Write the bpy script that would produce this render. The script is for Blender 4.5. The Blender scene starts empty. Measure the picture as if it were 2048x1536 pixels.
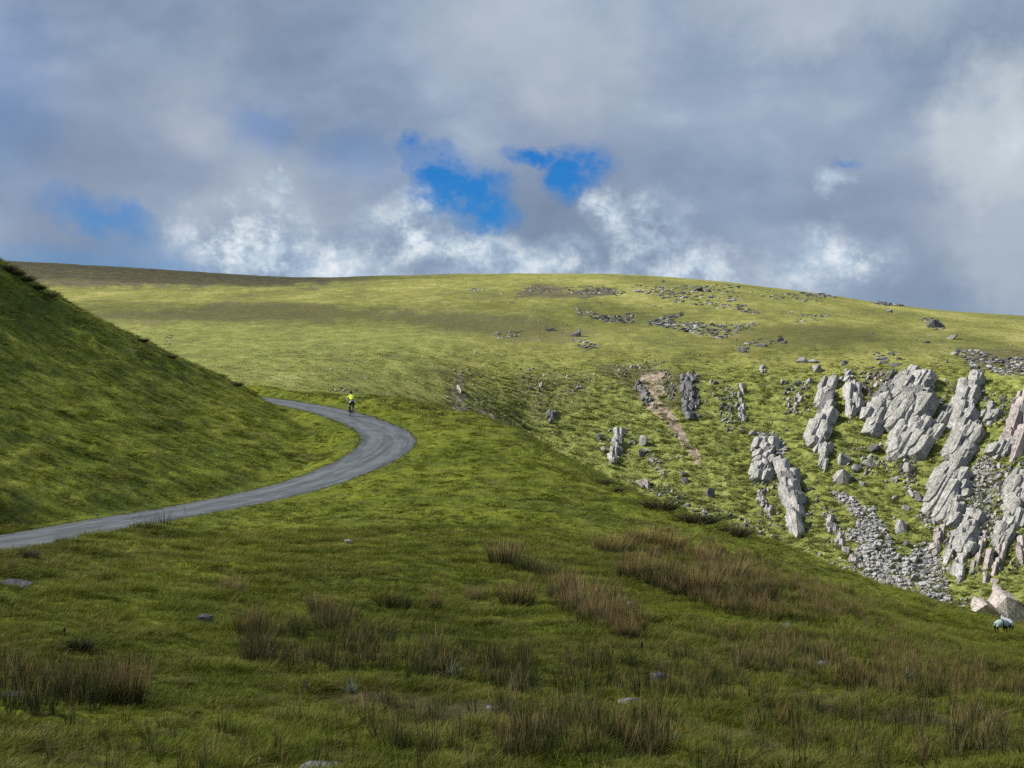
import bpy, bmesh, math, random
import numpy as np
from mathutils import Vector, Matrix

R = math.radians
scene = bpy.context.scene
COL = scene.collection
rng = np.random.default_rng(7)
random.seed(7)

# ------------------------------------------------------------------ camera
FPX = 3151.0                      # focal length in pixels of a 2048 px wide frame
PITCH = R(-0.873)
cam_data = bpy.data.cameras.new('camera')
cam_data.sensor_width = 36.0
cam_data.lens = 36.0 * FPX / 2048.0
cam_data.clip_start = 0.3
cam_data.clip_end = 20000
cam = bpy.data.objects.new('camera', cam_data)
COL.objects.link(cam)
cam.location = (0, 0, 0)
cam.rotation_euler = (math.pi / 2 + PITCH, 0, 0)
scene.camera = cam

# ------------------------------------------------------------------ exposure
vs = scene.view_settings
scene.display_settings.display_device = 'sRGB'
vs.view_transform = 'Standard'
vs.look = 'None'
vs.exposure = 0.8
vs.gamma = 1.0
vs.use_curve_mapping = False
scene.cycles.use_denoising = False
scene.cycles.max_bounces = 6
scene.cycles.diffuse_bounces = 2
scene.cycles.volume_bounces = 1
scene.cycles.transparent_max_bounces = 12

# ------------------------------------------------------------------ sun
SUN_AZ, SUN_EL = R(-94), R(41)
S = Vector((math.cos(SUN_EL) * math.sin(SUN_AZ), math.cos(SUN_EL) * math.cos(SUN_AZ), math.sin(SUN_EL)))
sun_d = bpy.data.lights.new('sun', 'SUN')
sun_d.energy = 4.8
sun_d.angle = R(0.53)
sun_d.color = (1.0, 0.955, 0.87)
sun = bpy.data.objects.new('sun', sun_d)
COL.objects.link(sun)
sun.rotation_euler = S.to_track_quat('Z', 'Y').to_euler()


def pix_dir(px, py):
    """direction of a picture point, as azimuth and as rise over horizontal run"""
    u = (np.asarray(px, float) - 1024) / FPX
    v = -(np.asarray(py, float) - 768) / FPX
    dx = u
    dy = math.cos(PITCH) - v * math.sin(PITCH)
    dz = math.sin(PITCH) + v * math.cos(PITCH)
    return np.arctan2(dx, dy), dz / np.hypot(dx, dy)


# ------------------------------------------------------------------ sky
world = bpy.data.worlds.new('World')
scene.world = world
world.use_nodes = True
NT = world.node_tree
NT.nodes.clear()


class G:
    """small helper for building node graphs"""
    def __init__(s, nt):
        s.nt = nt

    def n(s, typ, **kw):
        nd = s.nt.nodes.new(typ)
        for k, v in kw.items():
            setattr(nd, k, v)
        return nd

    def put(s, sock, v):
        if v is None:
            return
        if isinstance(v, bpy.types.NodeSocket):
            s.nt.links.new(v, sock)
        elif isinstance(v, bpy.types.Node):
            s.nt.links.new(v.outputs[0], sock)
        else:
            if isinstance(v, (tuple, list)) and len(v) == 3 and sock.type == 'RGBA':
                v = (*v, 1)
            sock.default_value = v

    def m(s, op, a, b=None, c=None, clamp=False):
        nd = s.n('ShaderNodeMath', operation=op, use_clamp=clamp)
        s.put(nd.inputs[0], a); s.put(nd.inputs[1], b); s.put(nd.inputs[2], c)
        return nd.outputs[0]

    def vm(s, op, a, b=None, sc=None):
        nd = s.n('ShaderNodeVectorMath', operation=op)
        s.put(nd.inputs[0], a); s.put(nd.inputs[1], b)
        if sc is not None:
            s.put(nd.inputs['Scale'], sc)
        return nd.outputs['Value'] if op in ('LENGTH', 'DOT_PRODUCT') else nd.outputs[0]

    def noise(s, vec, scale, detail=4, rough=0.55, dist=0.0, out=0, lac=2.0):
        nd = s.n('ShaderNodeTexNoise')
        s.put(nd.inputs['Vector'], vec)
        nd.inputs['Scale'].default_value = scale
        nd.inputs['Detail'].default_value = detail
        nd.inputs['Roughness'].default_value = rough
        nd.inputs['Lacunarity'].default_value = lac
        nd.inputs['Distortion'].default_value = dist
        return nd.outputs[out]

    def voro(s, vec, scale, feature='F1', rnd=1.0, out='Distance'):
        nd = s.n('ShaderNodeTexVoronoi', feature=feature)
        s.put(nd.inputs['Vector'], vec)
        nd.inputs['Scale'].default_value = scale
        nd.inputs['Randomness'].default_value = rnd
        return nd.outputs[out]

    def mix(s, f, a, b, mode='MIX'):
        nd = s.n('ShaderNodeMix', data_type='RGBA', blend_type=mode)
        s.put(nd.inputs[0], f); s.put(nd.inputs[6], a); s.put(nd.inputs[7], b)
        return nd.outputs[2]

    def ss(s, v, lo, hi, a=0.0, b=1.0):
        nd = s.n('ShaderNodeMapRange', interpolation_type='SMOOTHSTEP')
        s.put(nd.inputs[0], v)
        nd.inputs[1].default_value = lo; nd.inputs[2].default_value = hi
        nd.inputs[3].default_value = a; nd.inputs[4].default_value = b
        return nd.outputs[0]

    def ramp(s, v, stops):
        nd = s.n('ShaderNodeValToRGB')
        s.put(nd.inputs[0], v)
        cr = nd.color_ramp
        while len(cr.elements) < len(stops):
            cr.elements.new(0.5)
        for e, (p, c) in zip(cr.elements, stops):
            e.position = p; e.color = (*c, 1)
        return nd.outputs[0]

    def mapping(s, vec, scale=(1, 1, 1), rot=(0, 0, 0)):
        nd = s.n('ShaderNodeMapping')
        s.put(nd.inputs[0], vec)
        nd.inputs['Rotation'].default_value = rot
        nd.inputs['Scale'].default_value = scale
        return nd.outputs[0]


def srgb(r, g, b):
    return tuple(((c / 255) / 12.92 if c / 255 <= .04045 else ((c / 255 + .055) / 1.055) ** 2.4) for c in (r, g, b))


def build_sky():
    g = G(NT)
    sky = g.n('ShaderNodeTexSky', sky_type='NISHITA')
    sky.sun_disc = False
    sky.sun_elevation = SUN_EL
    sky.sun_rotation = SUN_AZ % (2 * math.pi)
    sky.altitude = 400
    sky.air_density = 1.0
    sky.dust_density = 0.2
    sky.ozone_density = 3.0
    tc = g.n('ShaderNodeTexCoord')
    D = tc.outputs['Generated']
    sep = g.n('ShaderNodeSeparateXYZ'); g.put(sep.inputs[0], D)
    az = g.m('ARCTAN2', sep.outputs[0], sep.outputs[1])
    el = g.m('ARCSINE', sep.outputs[2])
    cmb = g.n('ShaderNodeCombineXYZ'); g.put(cmb.inputs[0], az); g.put(cmb.inputs[1], el)
    # ragged edges: the direction is pushed about by fine noise
    nw = g.noise(D, 22, 6, 0.62, out=1)
    nw = g.vm('SUBTRACT', nw, (0.5, 0.5, 0.5))
    P = g.vm('ADD', cmb.outputs[0], g.vm('SCALE', nw, sc=0.050))
    nw2 = g.vm('SUBTRACT', g.noise(D, 70, 5, 0.6, out=1), (0.5, 0.5, 0.5))
    P = g.vm('ADD', P, g.vm('SCALE', nw2, sc=0.012))

    def blob(px, py, rx, ry, rot=0.0, lo=1.0, hi=0.35, src=None):
        a, t = pix_dir(px, py)
        c = (float(a), math.atan(float(t)), 0)
        d = g.vm('SUBTRACT', P if src is None else src, c)
        if rot:
            d = g.mapping(d, rot=(0, 0, R(rot)))
        d = g.vm('MULTIPLY', d, (FPX / rx, FPX / ry, 0))
        return g.ss(g.vm('LENGTH', d), lo, hi)

    def add(fs):
        t = fs[0]
        for f in fs[1:]:
            t = g.m('MAXIMUM', t, f)
        return t

    # deep blue gaps
    veil = g.ss(g.noise(g.mapping(D, (1, 1, 1.5)), 26, 7, .65), .40, .58, .45, 1.0)
    holes = add([
        blob(880, 365, 95, 75, -35, 1.05, .5), blob(955, 400, 95, 62, 0, 1.1, .5), blob(1165, 340, 88, 62, -20, 1.1, .45),
        blob(830, 320, 60, 45, 0, 1.1, .4), blob(1075, 318, 70, 26, 0, 1.2, .3)])
    soft = add([
        g.m('MULTIPLY', blob(215, 440, 130, 36, 24, 1.4, .05), .66),
        g.m('MULTIPLY', blob(540, 270, 70, 45, 0, 1.4, .1), .28),
        g.m('MULTIPLY', blob(720, 325, 90, 60, 0, 1.4, .1), .22),
        g.m('MULTIPLY', blob(1700, 322, 26, 14, 0, 1.3, .1), .45),
        g.m('MULTIPLY', blob(20, 190, 120, 200, 0, 1.4, .1), .18),
        g.m('MULTIPLY', blob(200, 540, 420, 60, 0, 1.4, .1), .38)])
    # sunlit white heaps above the crest
    fine = g.noise(g.mapping(D, (1, 1, 1.2)), 38, 10, 0.68)
    fine2 = g.noise(g.mapping(D, (1, 1, 1.3)), 13, 6, 0.6)
    heap = add([
        blob(500, 490, 190, 110, 12, 1.2, .2), blob(650, 540, 260, 70, 0, 1.2, .2), blob(830, 470, 130, 90, 0, 1.2, .3),
        blob(940, 500, 130, 78, 0, 1.1, .3), blob(1060, 530, 150, 75, 0, 1.2, .2), blob(1215, 430, 70, 60, 30, 1.2, .3),
        blob(1300, 470, 110, 85, -35, 1.2, .2), blob(1380, 530, 120, 70, 0, 1.2, .2),
        blob(1660, 520, 160, 75, 0, 1.2, .1), blob(1673, 362, 42, 30, 0, 1.2, .1), blob(565, 380, 36, 30, 0, 1.3, .1)])
    heap_w = g.m('MULTIPLY', heap, g.ss(g.m('ADD', g.m('MULTIPLY', fine, .62), g.m('MULTIPLY', fine2, .38)), .39, .55))
    rim = g.m('MULTIPLY', blob(950, 575, 760, 60, 0, 1.2, .1), .75)
    heap_w = g.m('MAXIMUM', heap_w, g.m('MULTIPLY', rim, g.ss(fine, .3, .6)))
    # big soft pale masses
    soft_src = g.vm('ADD', cmb.outputs[0], g.vm('SCALE', nw, sc=0.09))
    pale = add([
        g.m('MULTIPLY', blob(1980, 280, 125, 190, 0, 1.3, .2, soft_src), 1.0),
        g.m('MULTIPLY', blob(2040, 480, 160, 150, 0, 1.4, .2, soft_src), .55),
        g.m('MULTIPLY', blob(1060, 60, 240, 150, 10, 1.5, .1, soft_src), .62),
        g.m('MULTIPLY', blob(1650, 0, 330, 90, 0, 1.5, .1, soft_src), .55),
        g.m('MULTIPLY', blob(380, 150, 80, 120, 35, 1.5, .1, soft_src), .22),
        g.m('MULTIPLY', blob(1500, 230, 260, 100, 0, 1.5, .1, soft_src), .12)])
    # the cloud deck itself
    wide = g.noise(g.mapping(D, (1, 1, 2.2)), 4.2, 5, 0.5)
    mid = g.noise(g.mapping(D, (1, 1, 1.6)), 11, 7, 0.55)
    tone = g.m('ADD', g.m('MULTIPLY', wide, .62), g.m('MULTIPLY', mid, .38))
    deck = g.ramp(tone, [(.33, srgb(114, 133, 160)), (.45, srgb(132, 151, 178)), (.53, srgb(150, 167, 192)), (.66, srgb(190, 202, 212))])
    tint = g.noise(D, 7, 4, 0.5)
    deck = g.mix(g.ss(tint, .42, .62), deck, g.mix(.3, deck, srgb(146, 153, 172)))
    c = g.mix(pale, deck, srgb(190, 201, 210))
    whitecol = g.mix(g.ss(fine, .45, .75), srgb(178, 198, 216), srgb(246, 251, 254))
    c = g.mix(g.m('MULTIPLY', heap_w, .92), c, whitecol)
    lit = g.m('MULTIPLY', blob(1975, 230, 70, 90, 10, 1.3, .1), g.ss(fine2, .38, .62))
    c = g.mix(g.m('MULTIPLY', lit, .8), c, srgb(226, 234, 240))
    bg_cloud = g.n('ShaderNodeBackground'); g.put(bg_cloud.inputs[0], c); bg_cloud.inputs[1].default_value = 0.575
    blue = g.mix(1.0, sky.outputs[0], (0.10, 0.46, 0.98), 'MULTIPLY')
    bg_sky = g.n('ShaderNodeBackground'); g.put(bg_sky.inputs[0], blue); bg_sky.inputs[1].default_value = 0.0573
    # elsewhere in the sky the deck also opens now and then
    gaps = g.m('MULTIPLY', g.ss(g.noise(g.mapping(D, (1, 1, 1.6)), 3.1, 5, .6), .60, .70), g.ss(sep.outputs[2], .26, .36))
    holes = g.m('MULTIPLY', holes, veil)
    hole_f = g.m('MAXIMUM', g.m('MAXIMUM', holes, soft), gaps)
    hole_f = g.m('MULTIPLY', hole_f, g.m('SUBTRACT', 1.0, g.m('MULTIPLY', heap_w, .95)), clamp=True)
    mx = g.n('ShaderNodeMixShader')
    g.put(mx.inputs[0], hole_f); g.put(mx.inputs[1], bg_cloud.outputs[0]); g.put(mx.inputs[2], bg_sky.outputs[0])
    out = g.n('ShaderNodeOutputWorld')
    g.put(out.inputs[0], mx.outputs[0])


build_sky()
#END_LIGHT

# ------------------------------------------------------------------ noise and fields
def _hash(ix, iy, seed):
    h = (ix.astype(np.int64) * 374761393 + iy.astype(np.int64) * 668265263 + seed * 1442695041) & 0xFFFFFFFF
    h = ((h ^ (h >> 13)) * 1274126177) & 0xFFFFFFFF
    return ((h ^ (h >> 16)) & 0xFFFFFF) / float(0xFFFFFF) * 2 * math.pi


def perlin(x, y, seed=0):
    ix, iy = np.floor(x), np.floor(y)
    fx, fy = x - ix, y - iy
    u = fx * fx * fx * (fx * (fx * 6 - 15) + 10); v = fy * fy * fy * (fy * (fy * 6 - 15) + 10)

    def gr(ax, ay):
        a = _hash(ix + ax, iy + ay, seed)
        return np.cos(a) * (fx - ax) + np.sin(a) * (fy - ay)
    a = gr(0, 0) * (1 - u) + gr(1, 0) * u
    b = gr(0, 1) * (1 - u) + gr(1, 1) * u
    return (a * (1 - v) + b * v) * 1.5


def fbm(x, y, seed=0, octv=4, gain=.5):
    t, a = 0, 1.0
    for o in range(octv):
        t = t + a * perlin(x * 2 ** o + 17.3 * o, y * 2 ** o - 9.1 * o, seed + o)
        a *= gain
    return t


def sstep(x, a, b):
    t = np.clip((x - a) / (b - a), 0, 1)
    return t * t * (3 - 2 * t)


class TPS:
    """thin-plate height field over azimuth and log distance"""
    def __init__(s, pts, lam=1e-4, ka=3.0):
        pts = np.array(pts, float)
        az, te = pix_dir(pts[:, 0], pts[:, 1])
        s.ka = ka
        X = np.stack([az * ka, np.log(pts[:, 2])], 1)
        n = len(X)
        d = np.linalg.norm(X[:, None] - X[None], axis=2)
        K = np.where(d > 0, d * d * np.log(np.maximum(d, 1e-12)), 0) + lam * np.eye(n)
        Pm = np.hstack([np.ones((n, 1)), X])
        A = np.block([[K, Pm], [Pm.T, np.zeros((3, 3))]])
        s.w = np.linalg.solve(A, np.concatenate([te, np.zeros(3)]))
        s.X = X

    def __call__(s, az, D):
        sh = np.broadcast(az, D).shape
        q = np.stack([np.broadcast_to(az, sh).ravel() * s.ka, np.log(np.broadcast_to(D, sh)).ravel()], 1)
        out = np.empty(len(q))
        n = len(s.X)
        for i in range(0, len(q), 20000):
            Q = q[i:i + 20000]
            d2 = (Q[:, None, 0] - s.X[None, :, 0]) ** 2 + (Q[:, None, 1] - s.X[None, :, 1]) ** 2
            Kq = .5 * d2 * np.log(np.maximum(d2, 1e-20))
            out[i:i + 20000] = Kq @ s.w[:n] + s.w[n] + Q @ s.w[n + 1:]
        return out.reshape(sh)


# ------------------------------------------------------------------ the road's centre line
# picture point and distance of the middle of the road
ROAD = [(-420, 1165, 38), (-200, 1122, 45), (0, 1088, 54), (130, 1064, 60), (250, 1042, 66), (400, 1016, 74),
        (520, 992, 81), (620, 966, 86.5), (700, 936, 91), (757, 906, 95.5), (776, 884, 99.5), (768, 866, 104), (740, 850, 109.5),
        (703, 836, 115), (655, 822, 122), (600, 811, 131), (540, 801, 143), (470, 793, 157), (380, 786, 170)]
rp = np.array(ROAD, float)
raz, rte = pix_dir(rp[:, 0], rp[:, 1])
rxy = np.stack([rp[:, 2] * np.sin(raz), rp[:, 2] * np.cos(raz), rp[:, 2] * rte], 1)


def catmull(P, n=12):
    P = np.vstack([2 * P[0] - P[1], P, 2 * P[-1] - P[-2]])
    out = []
    for i in range(1, len(P) - 2):
        for k in range(n):
            t = k / n
            p0, p1, p2, p3 = P[i - 1:i + 3]
            out.append(.5 * ((2 * p1) + (-p0 + p2) * t + (2 * p0 - 5 * p1 + 4 * p2 - p3) * t * t + (-p0 + 3 * p1 - 3 * p2 + p3) * t ** 3))
    out.append(P[-2])
    return np.array(out)


RC = catmull(rxy)
for _ in range(3):
    RC[1:-1] = .25 * RC[:-2] + .5 * RC[1:-1] + .25 * RC[2:]
_seg = np.linalg.norm(np.diff(RC[:, :2], axis=0), axis=1)
RS = np.concatenate([[0], np.cumsum(_seg)])
HALF_W = 1.80


def road_dist(x, y):
    """distance to the centre line and the road's height there"""
    sh = x.shape
    x = x.ravel(); y = y.ravel()
    best = np.full(x.shape, 1e9); zz = np.zeros(x.shape)
    near = np.where((x > -60) & (x < 5) & (y > 25) & (y < 185))[0]
    xn, yn = x[near], y[near]
    b = np.full(xn.shape, 1e9); zb = np.zeros(xn.shape)
    for i in range(len(RC) - 1):
        a, c = RC[i], RC[i + 1]
        d = c[:2] - a[:2]
        t = np.clip(((xn - a[0]) * d[0] + (yn - a[1]) * d[1]) / (d @ d), 0, 1)
        dd = np.hypot(xn - a[0] - t * d[0], yn - a[1] - t * d[1])
        m = dd < b
        b[m] = dd[m]; zb[m] = (a[2] + t * (c[2] - a[2]))[m]
    best[near] = b; zz[near] = zb
    return best.reshape(sh), zz.reshape(sh)


# ------------------------------------------------------------------ near hillside
NEAR = []
for px, rows in {
    -420: [(1536, 19), (1400, 24), (1250, 31), (1120, 44), (1000, 55), (900, 64), (750, 80), (600, 92), (430, 104), (300, 116), (320, 132), (560, 175)],
    -200: [(1536, 19.5), (1400, 24.5), (1250, 32), (1150, 41), (1070, 51), (1000, 58), (900, 68), (800, 78), (700, 88), (560, 101), (420, 115), (440, 130), (700, 175)],
    0: [(1536, 20), (1400, 25), (1250, 33), (1160, 42.5), (1050, 59), (1000, 64), (900, 75), (800, 86), (700, 98), (600, 110), (523, 122), (550, 136), (800, 178)],
    115: [(1536, 20), (1400, 25), (1250, 33.5), (1130, 47), (1020, 66), (900, 80), (750, 99), (650, 114), (594, 125), (625, 140), (850, 180)],
    280: [(1536, 20), (1400, 25), (1250, 34.5), (1100, 53), (1000, 74), (900, 86), (800, 101), (730, 116), (677, 129), (710, 143), (900, 182)],
    400: [(1536, 20), (1400, 25), (1250, 35), (1060, 63), (980, 80), (900, 92), (820, 108), (770, 122), (733, 133), (765, 147), (930, 185)],
    475: [(1300, 31), (1120, 51), (950, 87), (880, 99), (820, 113), (768, 136), (788, 149)],
    530: [(1536, 20), (1400, 25), (1250, 35.5), (1150, 46), (1025, 73), (930, 93), (870, 105), (820, 119), (788, 138)],
    620: [(1000, 79), (930, 96), (880, 106), (838, 121)],
    700: [(1536, 20), (1400, 25), (1250, 36), (1130, 49), (1030, 68), (975, 83), (880, 103.5)],
    480: [(775, 168)], 560: [(779, 157), (830, 195)], 640: [(785, 143), (850, 178)], 740: [(793, 131), (870, 165)],
    850: [(1536, 20), (1400, 25.2), (1250, 36.5), (1100, 54), (1000, 74), (930, 89), (870, 102), (830, 115), (806, 124), (900, 155)],
    950: [(1536, 20), (1400, 25.4), (1250, 37), (1100, 54), (1000, 73), (920, 89), (860, 103), (829, 116), (930, 145)],
    1040: [(864, 110), (970, 137)],
    1100: [(1536, 20), (1400, 25.6), (1250, 37), (1120, 52), (1020, 70), (950, 86), (897, 105), (1010, 131)],
    1200: [(952, 99), (1080, 123)],
    1290: [(1536, 20), (1400, 25.6), (1250, 37), (1150, 48), (1060, 68), (1001, 94), (1140, 117)],
    1450: [(1060, 88), (1200, 110)],
    1500: [(1536, 20), (1400, 26), (1280, 35), (1180, 47), (1110, 67), (1077, 86), (1230, 108)],
    1700: [(1536, 20), (1400, 26), (1300, 34), (1230, 44), (1180, 64), (1160, 81), (1330, 101)],
    1850: [(1216, 78), (1400, 97)],
    1950: [(1536, 20), (1420, 26), (1340, 36), (1290, 52), (1252, 75), (1450, 93)],
    2048: [(1536, 20), (1440, 25), (1370, 34), (1310, 50), (1274, 72), (1480, 90)],
    2400: [(1536, 20), (1460, 25), (1400, 38), (1370, 66), (1600, 82)],
}.items():
    for py, D in rows:
        NEAR.append((px, py, D))
for p in ROAD[1:-1]:
    NEAR.append(p)
near_tps = TPS(NEAR, 3e-4)


def az_of(px):
    return float(pix_dir(px, 720)[0])


def near_axes():
    fa = np.linspace(az_of(-330), az_of(2330), 700)
    left = np.linspace(-math.pi, fa[0], 34)[:-1]
    right = np.linspace(fa[-1], math.pi, 34)[1:]
    D = np.concatenate([[.6, 3, 6, 9, 12], np.geomspace(14, 62, 300), np.geomspace(62, 192, 270)[1:]])
    return np.concatenate([left, fa, right]), D


def near_height(az, D):
    azc = np.clip(az, az_of(-420), az_of(2400))
    Dc = np.maximum(D, 14)
    z = near_tps(azc, Dc) * Dc
    w = sstep(D, 0.5, 14)
    z = np.where(D < 14, -1.75 + (z + 1.75) * w, z)
    off = np.abs(az - azc)
    z = z * (1 - sstep(off, .15, 1.0)) + (-1.75 - 4 * sstep(D, 0, 60)) * sstep(off, .15, 1.0)
    x, y = D * np.sin(az), D * np.cos(az)
    rd, rz = road_dist(x, y)
    # humps and tufty ground, drawn out along the slope
    xr = x * .94 + y * .34; yr = -x * .34 + y * .94
    b = .16 * fbm(x / 7, y / 9, 3, 2)
    b = b + .085 * (1 - 2 * np.abs(fbm(xr / 1.5, yr / 2.6, 11, 2)))
    b = b + .060 * fbm(x / .62, y / .8, 21, 3)
    big = sstep(fbm(x / 5, y / 6, 31, 2), .1, .6)
    b = b * (.55 + .75 * big)
    ph = 2 * math.pi * (z / .95 + .9 * fbm(x / 9, y / 11, 51, 2))
    b = b + .075 * np.sin(ph) * (.35 + .65 * sstep(fbm(x / 6, y / 8, 52, 2), -.2, .3)) * sstep(D, 45, 70)
    keep = sstep(rd, HALF_W + .3, HALF_W + 2.6)
    b = b * keep * sstep(D, 4, 14)
    z = z + b
    # bed of the road, with a low grassy lip either side
    k = 1 - sstep(rd, HALF_W + .15, HALF_W + 2.2)
    z = z * (1 - k) + (rz + .03) * k
    bed = 1 - sstep(rd, HALF_W - .22, HALF_W + .12)
    z = z - .12 * bed
    return z, rd


def polar_mesh(name, az, D, Z, mat):
    na, nd = len(az), len(D)
    A, DD = np.meshgrid(az, D, indexing='ij')
    co = np.stack([DD * np.sin(A), DD * np.cos(A), Z], -1).reshape(-1, 3).astype(np.float32)
    i, j = np.meshgrid(np.arange(na - 1), np.arange(nd - 1), indexing='ij')
    v0 = (i * nd + j).ravel()
    f = np.stack([v0, v0 + 1, v0 + nd + 1, v0 + nd], 1)[:, ::-1].astype(np.int32)
    me = bpy.data.meshes.new(name)
    me.vertices.add(len(co)); me.vertices.foreach_set('co', co.ravel())
    me.loops.add(f.size); me.loops.foreach_set('vertex_index', f.ravel())
    me.polygons.add(len(f)); me.polygons.foreach_set('loop_start', np.arange(0, f.size, 4, dtype=np.int32))
    me.polygons.foreach_set('loop_total', np.full(len(f), 4, np.int32))
    me.update(calc_edges=True)
    me.polygons.foreach_set('use_smooth', np.ones(len(f), bool))
    me.validate()
    me.materials.append(mat)
    o = bpy.data.objects.new(name, me)
    COL.objects.link(o)
    n = np.zeros(3)
    if me.polygons[len(f) // 2].normal.z < 0:
        me.flip_normals()
    return o


class Hit:
    """where a line of sight first meets a polar height field"""
    def __init__(s, az, D, Z):
        s.az, s.D, s.Z = az, D, Z
        s.TE = Z / D[None]

    def __call__(s, px, py, d0=0):
        a, te = pix_dir(px, py)
        a = float(a); te = float(te)
        i = int(np.clip(np.searchsorted(s.az, a), 1, len(s.az) - 1))
        w = (a - s.az[i - 1]) / (s.az[i] - s.az[i - 1])
        col = s.TE[i - 1] * (1 - w) + s.TE[i] * w
        idx = np.where((col >= te) & (s.D > d0))[0]
        if len(idx) == 0:
            j = int(np.argmax(np.where(s.D > d0, col, -9)))
            D = s.D[j]; t = col[j]
        else:
            j = max(int(idx[0]), 1)
            c0, c1 = col[j - 1], col[j]
            u = 0 if c1 <= c0 else np.clip((te - c0) / (c1 - c0), 0, 1)
            D = s.D[j - 1] + u * (s.D[j] - s.D[j - 1])
            t = c0 + u * (c1 - c0)
        return Vector((D * math.sin(a), D * math.cos(a), D * t))

    def z(s, x, y):
        a = np.arctan2(x, y); D = np.hypot(x, y)
        i = np.clip(np.searchsorted(s.az, a), 1, len(s.az) - 1)
        j = np.clip(np.searchsorted(s.D, D), 1, len(s.D) - 1)
        wa = np.clip((a - s.az[i - 1]) / (s.az[i] - s.az[i - 1]), 0, 1)
        wd = np.clip((D - s.D[j - 1]) / (s.D[j] - s.D[j - 1]), 0, 1)
        Z = s.Z
        return (Z[i - 1, j - 1] * (1 - wa) * (1 - wd) + Z[i, j - 1] * wa * (1 - wd) + Z[i - 1, j] * (1 - wa) * wd + Z[i, j] * wa * wd)

    def normal(s, x, y, e=1.0):
        n = Vector((s.z(x - e, y) - s.z(x + e, y), s.z(x, y - e) - s.z(x, y + e), 2 * e))
        return n.normalized()


# ------------------------------------------------------------------ far mountain
FAR = []
for px, rows in {
    -300: [(860, 210), (790, 290), (700, 380), (640, 480), (590, 640), (540, 790), (512, 950), (520, 1250)],
    0: [(900, 190), (800, 270), (700, 370), (640, 480), (590, 640), (545, 800), (522, 950), (530, 1250)],
    200: [(900, 190), (800, 270), (700, 370), (640, 480), (590, 640), (552, 800), (533, 940), (541, 1250)],
    400: [(900, 190), (800, 270), (700, 370), (640, 480), (595, 620), (560, 790), (545, 930), (553, 1250)],
    600: [(910, 200), (790, 285), (700, 380), (645, 480), (600, 600), (568, 770), (555.5, 900), (565, 1200)],
    700: [(920, 220), (800, 300), (700, 385), (645, 480), (600, 590), (568, 740), (554.5, 860), (566, 1150)],
    900: [(1000, 280), (850, 335), (800, 350), (740, 375), (700, 400), (650, 480), (600, 580), (562, 740), (549, 850), (562, 1150)],
    1050: [(1100, 305), (1000, 325), (900, 350), (830, 368), (760, 385), (730, 396), (690, 430), (640, 500), (590, 600), (560, 720), (548, 830), (562, 1130)],
    1200: [(1200, 300), (1100, 320), (1000, 340), (900, 360), (800, 380), (740, 394), (690, 430), (640, 500), (590, 590), (560, 710), (548.5, 810), (564, 1100)],
    1350: [(1300, 290), (1200, 310), (1100, 327), (1000, 345), (900, 362), (800, 380), (735, 394), (690, 430), (640, 495), (600, 570), (568, 690), (556.5, 790), (574, 1080)],
    1500: [(1300, 298), (1200, 314), (1100, 330), (1000, 347), (900, 363), (800, 380), (735, 393), (690, 425), (640, 490), (605, 560), (580, 660), (570, 760), (590, 1050)],
    1700: [(1350, 292), (1200, 317), (1100, 332), (1000, 347), (900, 362), (800, 377), (740, 389), (700, 415), (660, 460), (625, 540), (604, 640), (597, 730), (622, 1000)],
    1850: [(1350, 294), (1250, 310), (1180, 318), (1160, 325), (1060, 338), (1000, 346), (900, 360), (800, 374), (745, 385), (705, 412), (670, 455), (640, 520), (622, 620), (617, 700), (645, 950)],
    2048: [(1350, 290), (1265, 304), (1190, 314), (1165, 322), (1060, 335), (1000, 343), (900, 356), (800, 370), (750, 382), (715, 410), (685, 450), (655, 520), (638, 610), (632, 670), (660, 930)],
    2350: [(1400, 285), (1265, 300), (1165, 318), (1000, 340), (900, 353), (800, 366), (750, 380), (720, 410), (695, 455), (672, 530), (660, 610), (656, 650), (690, 900)],
}.items():
    for py, D in rows:
        FAR.append((px, py, D))
far_tps = TPS(FAR, 1e-4)


def far_axes():
    fa = np.linspace(az_of(-300), az_of(2300), 1150)
    D = np.concatenate([np.linspace(150, 285, 40), np.linspace(285, 400, 330)[1:], np.geomspace(400, 960, 190)[1:], np.geomspace(960, 1600, 14)[1:]])
    return fa, D


def scar_mask(x, y):
    return 0


def far_height(az, D):
    te = far_tps(az, D)
    te = np.where(D > 1150, te - (D - 1150) / 1150 * .12, te)
    x, y = D * np.sin(az), D * np.cos(az)
    te = np.minimum(te, .065)
    z = te * D
    steep = sstep(D, 296, 310) * (1 - sstep(D, 384, 402)) * sstep(az, az_of(820), az_of(1050))
    soft = 1 - steep
    z = z + .9 * fbm(x / 40, y / 60, 5, 3) * (.35 + .3 * steep) * sstep(D, 150, 300)
    # little steps trodden across the steep face
    w = x / 4.5 + .5 * fbm(x / 9, y / 7, 41, 2)
    z = z + steep * (.40 * (1 - 2 * np.abs(fbm(w, y / 1.9, 43, 2))) + .20 * fbm(x / 1.3, y / 1.0, 44, 2))
    z = z + soft * .13 * fbm(x / 3, y / 5, 45, 2)
    # hollow gullies
    z = z + steep * .8 * fbm(x / 16, y / 40, 47, 3)
    return z


# ------------------------------------------------------------------ materials
def new_mat(name):
    m = bpy.data.materials.new(name)
    m.use_nodes = True
    m.node_tree.nodes.clear()
    g = G(m.node_tree)
    out = g.n('ShaderNodeOutputMaterial')
    bs = g.n('ShaderNodeBsdfPrincipled')
    g.put(out.inputs[0], bs.outputs[0])
    bs.inputs['Roughness'].default_value = .9
    bs.inputs['Specular IOR Level'].default_value = .15
    return m, g, bs


def tone_down(g, col, k=.79):
    return g.mix(1.0, col, (k, k, k), 'MULTIPLY')


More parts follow.
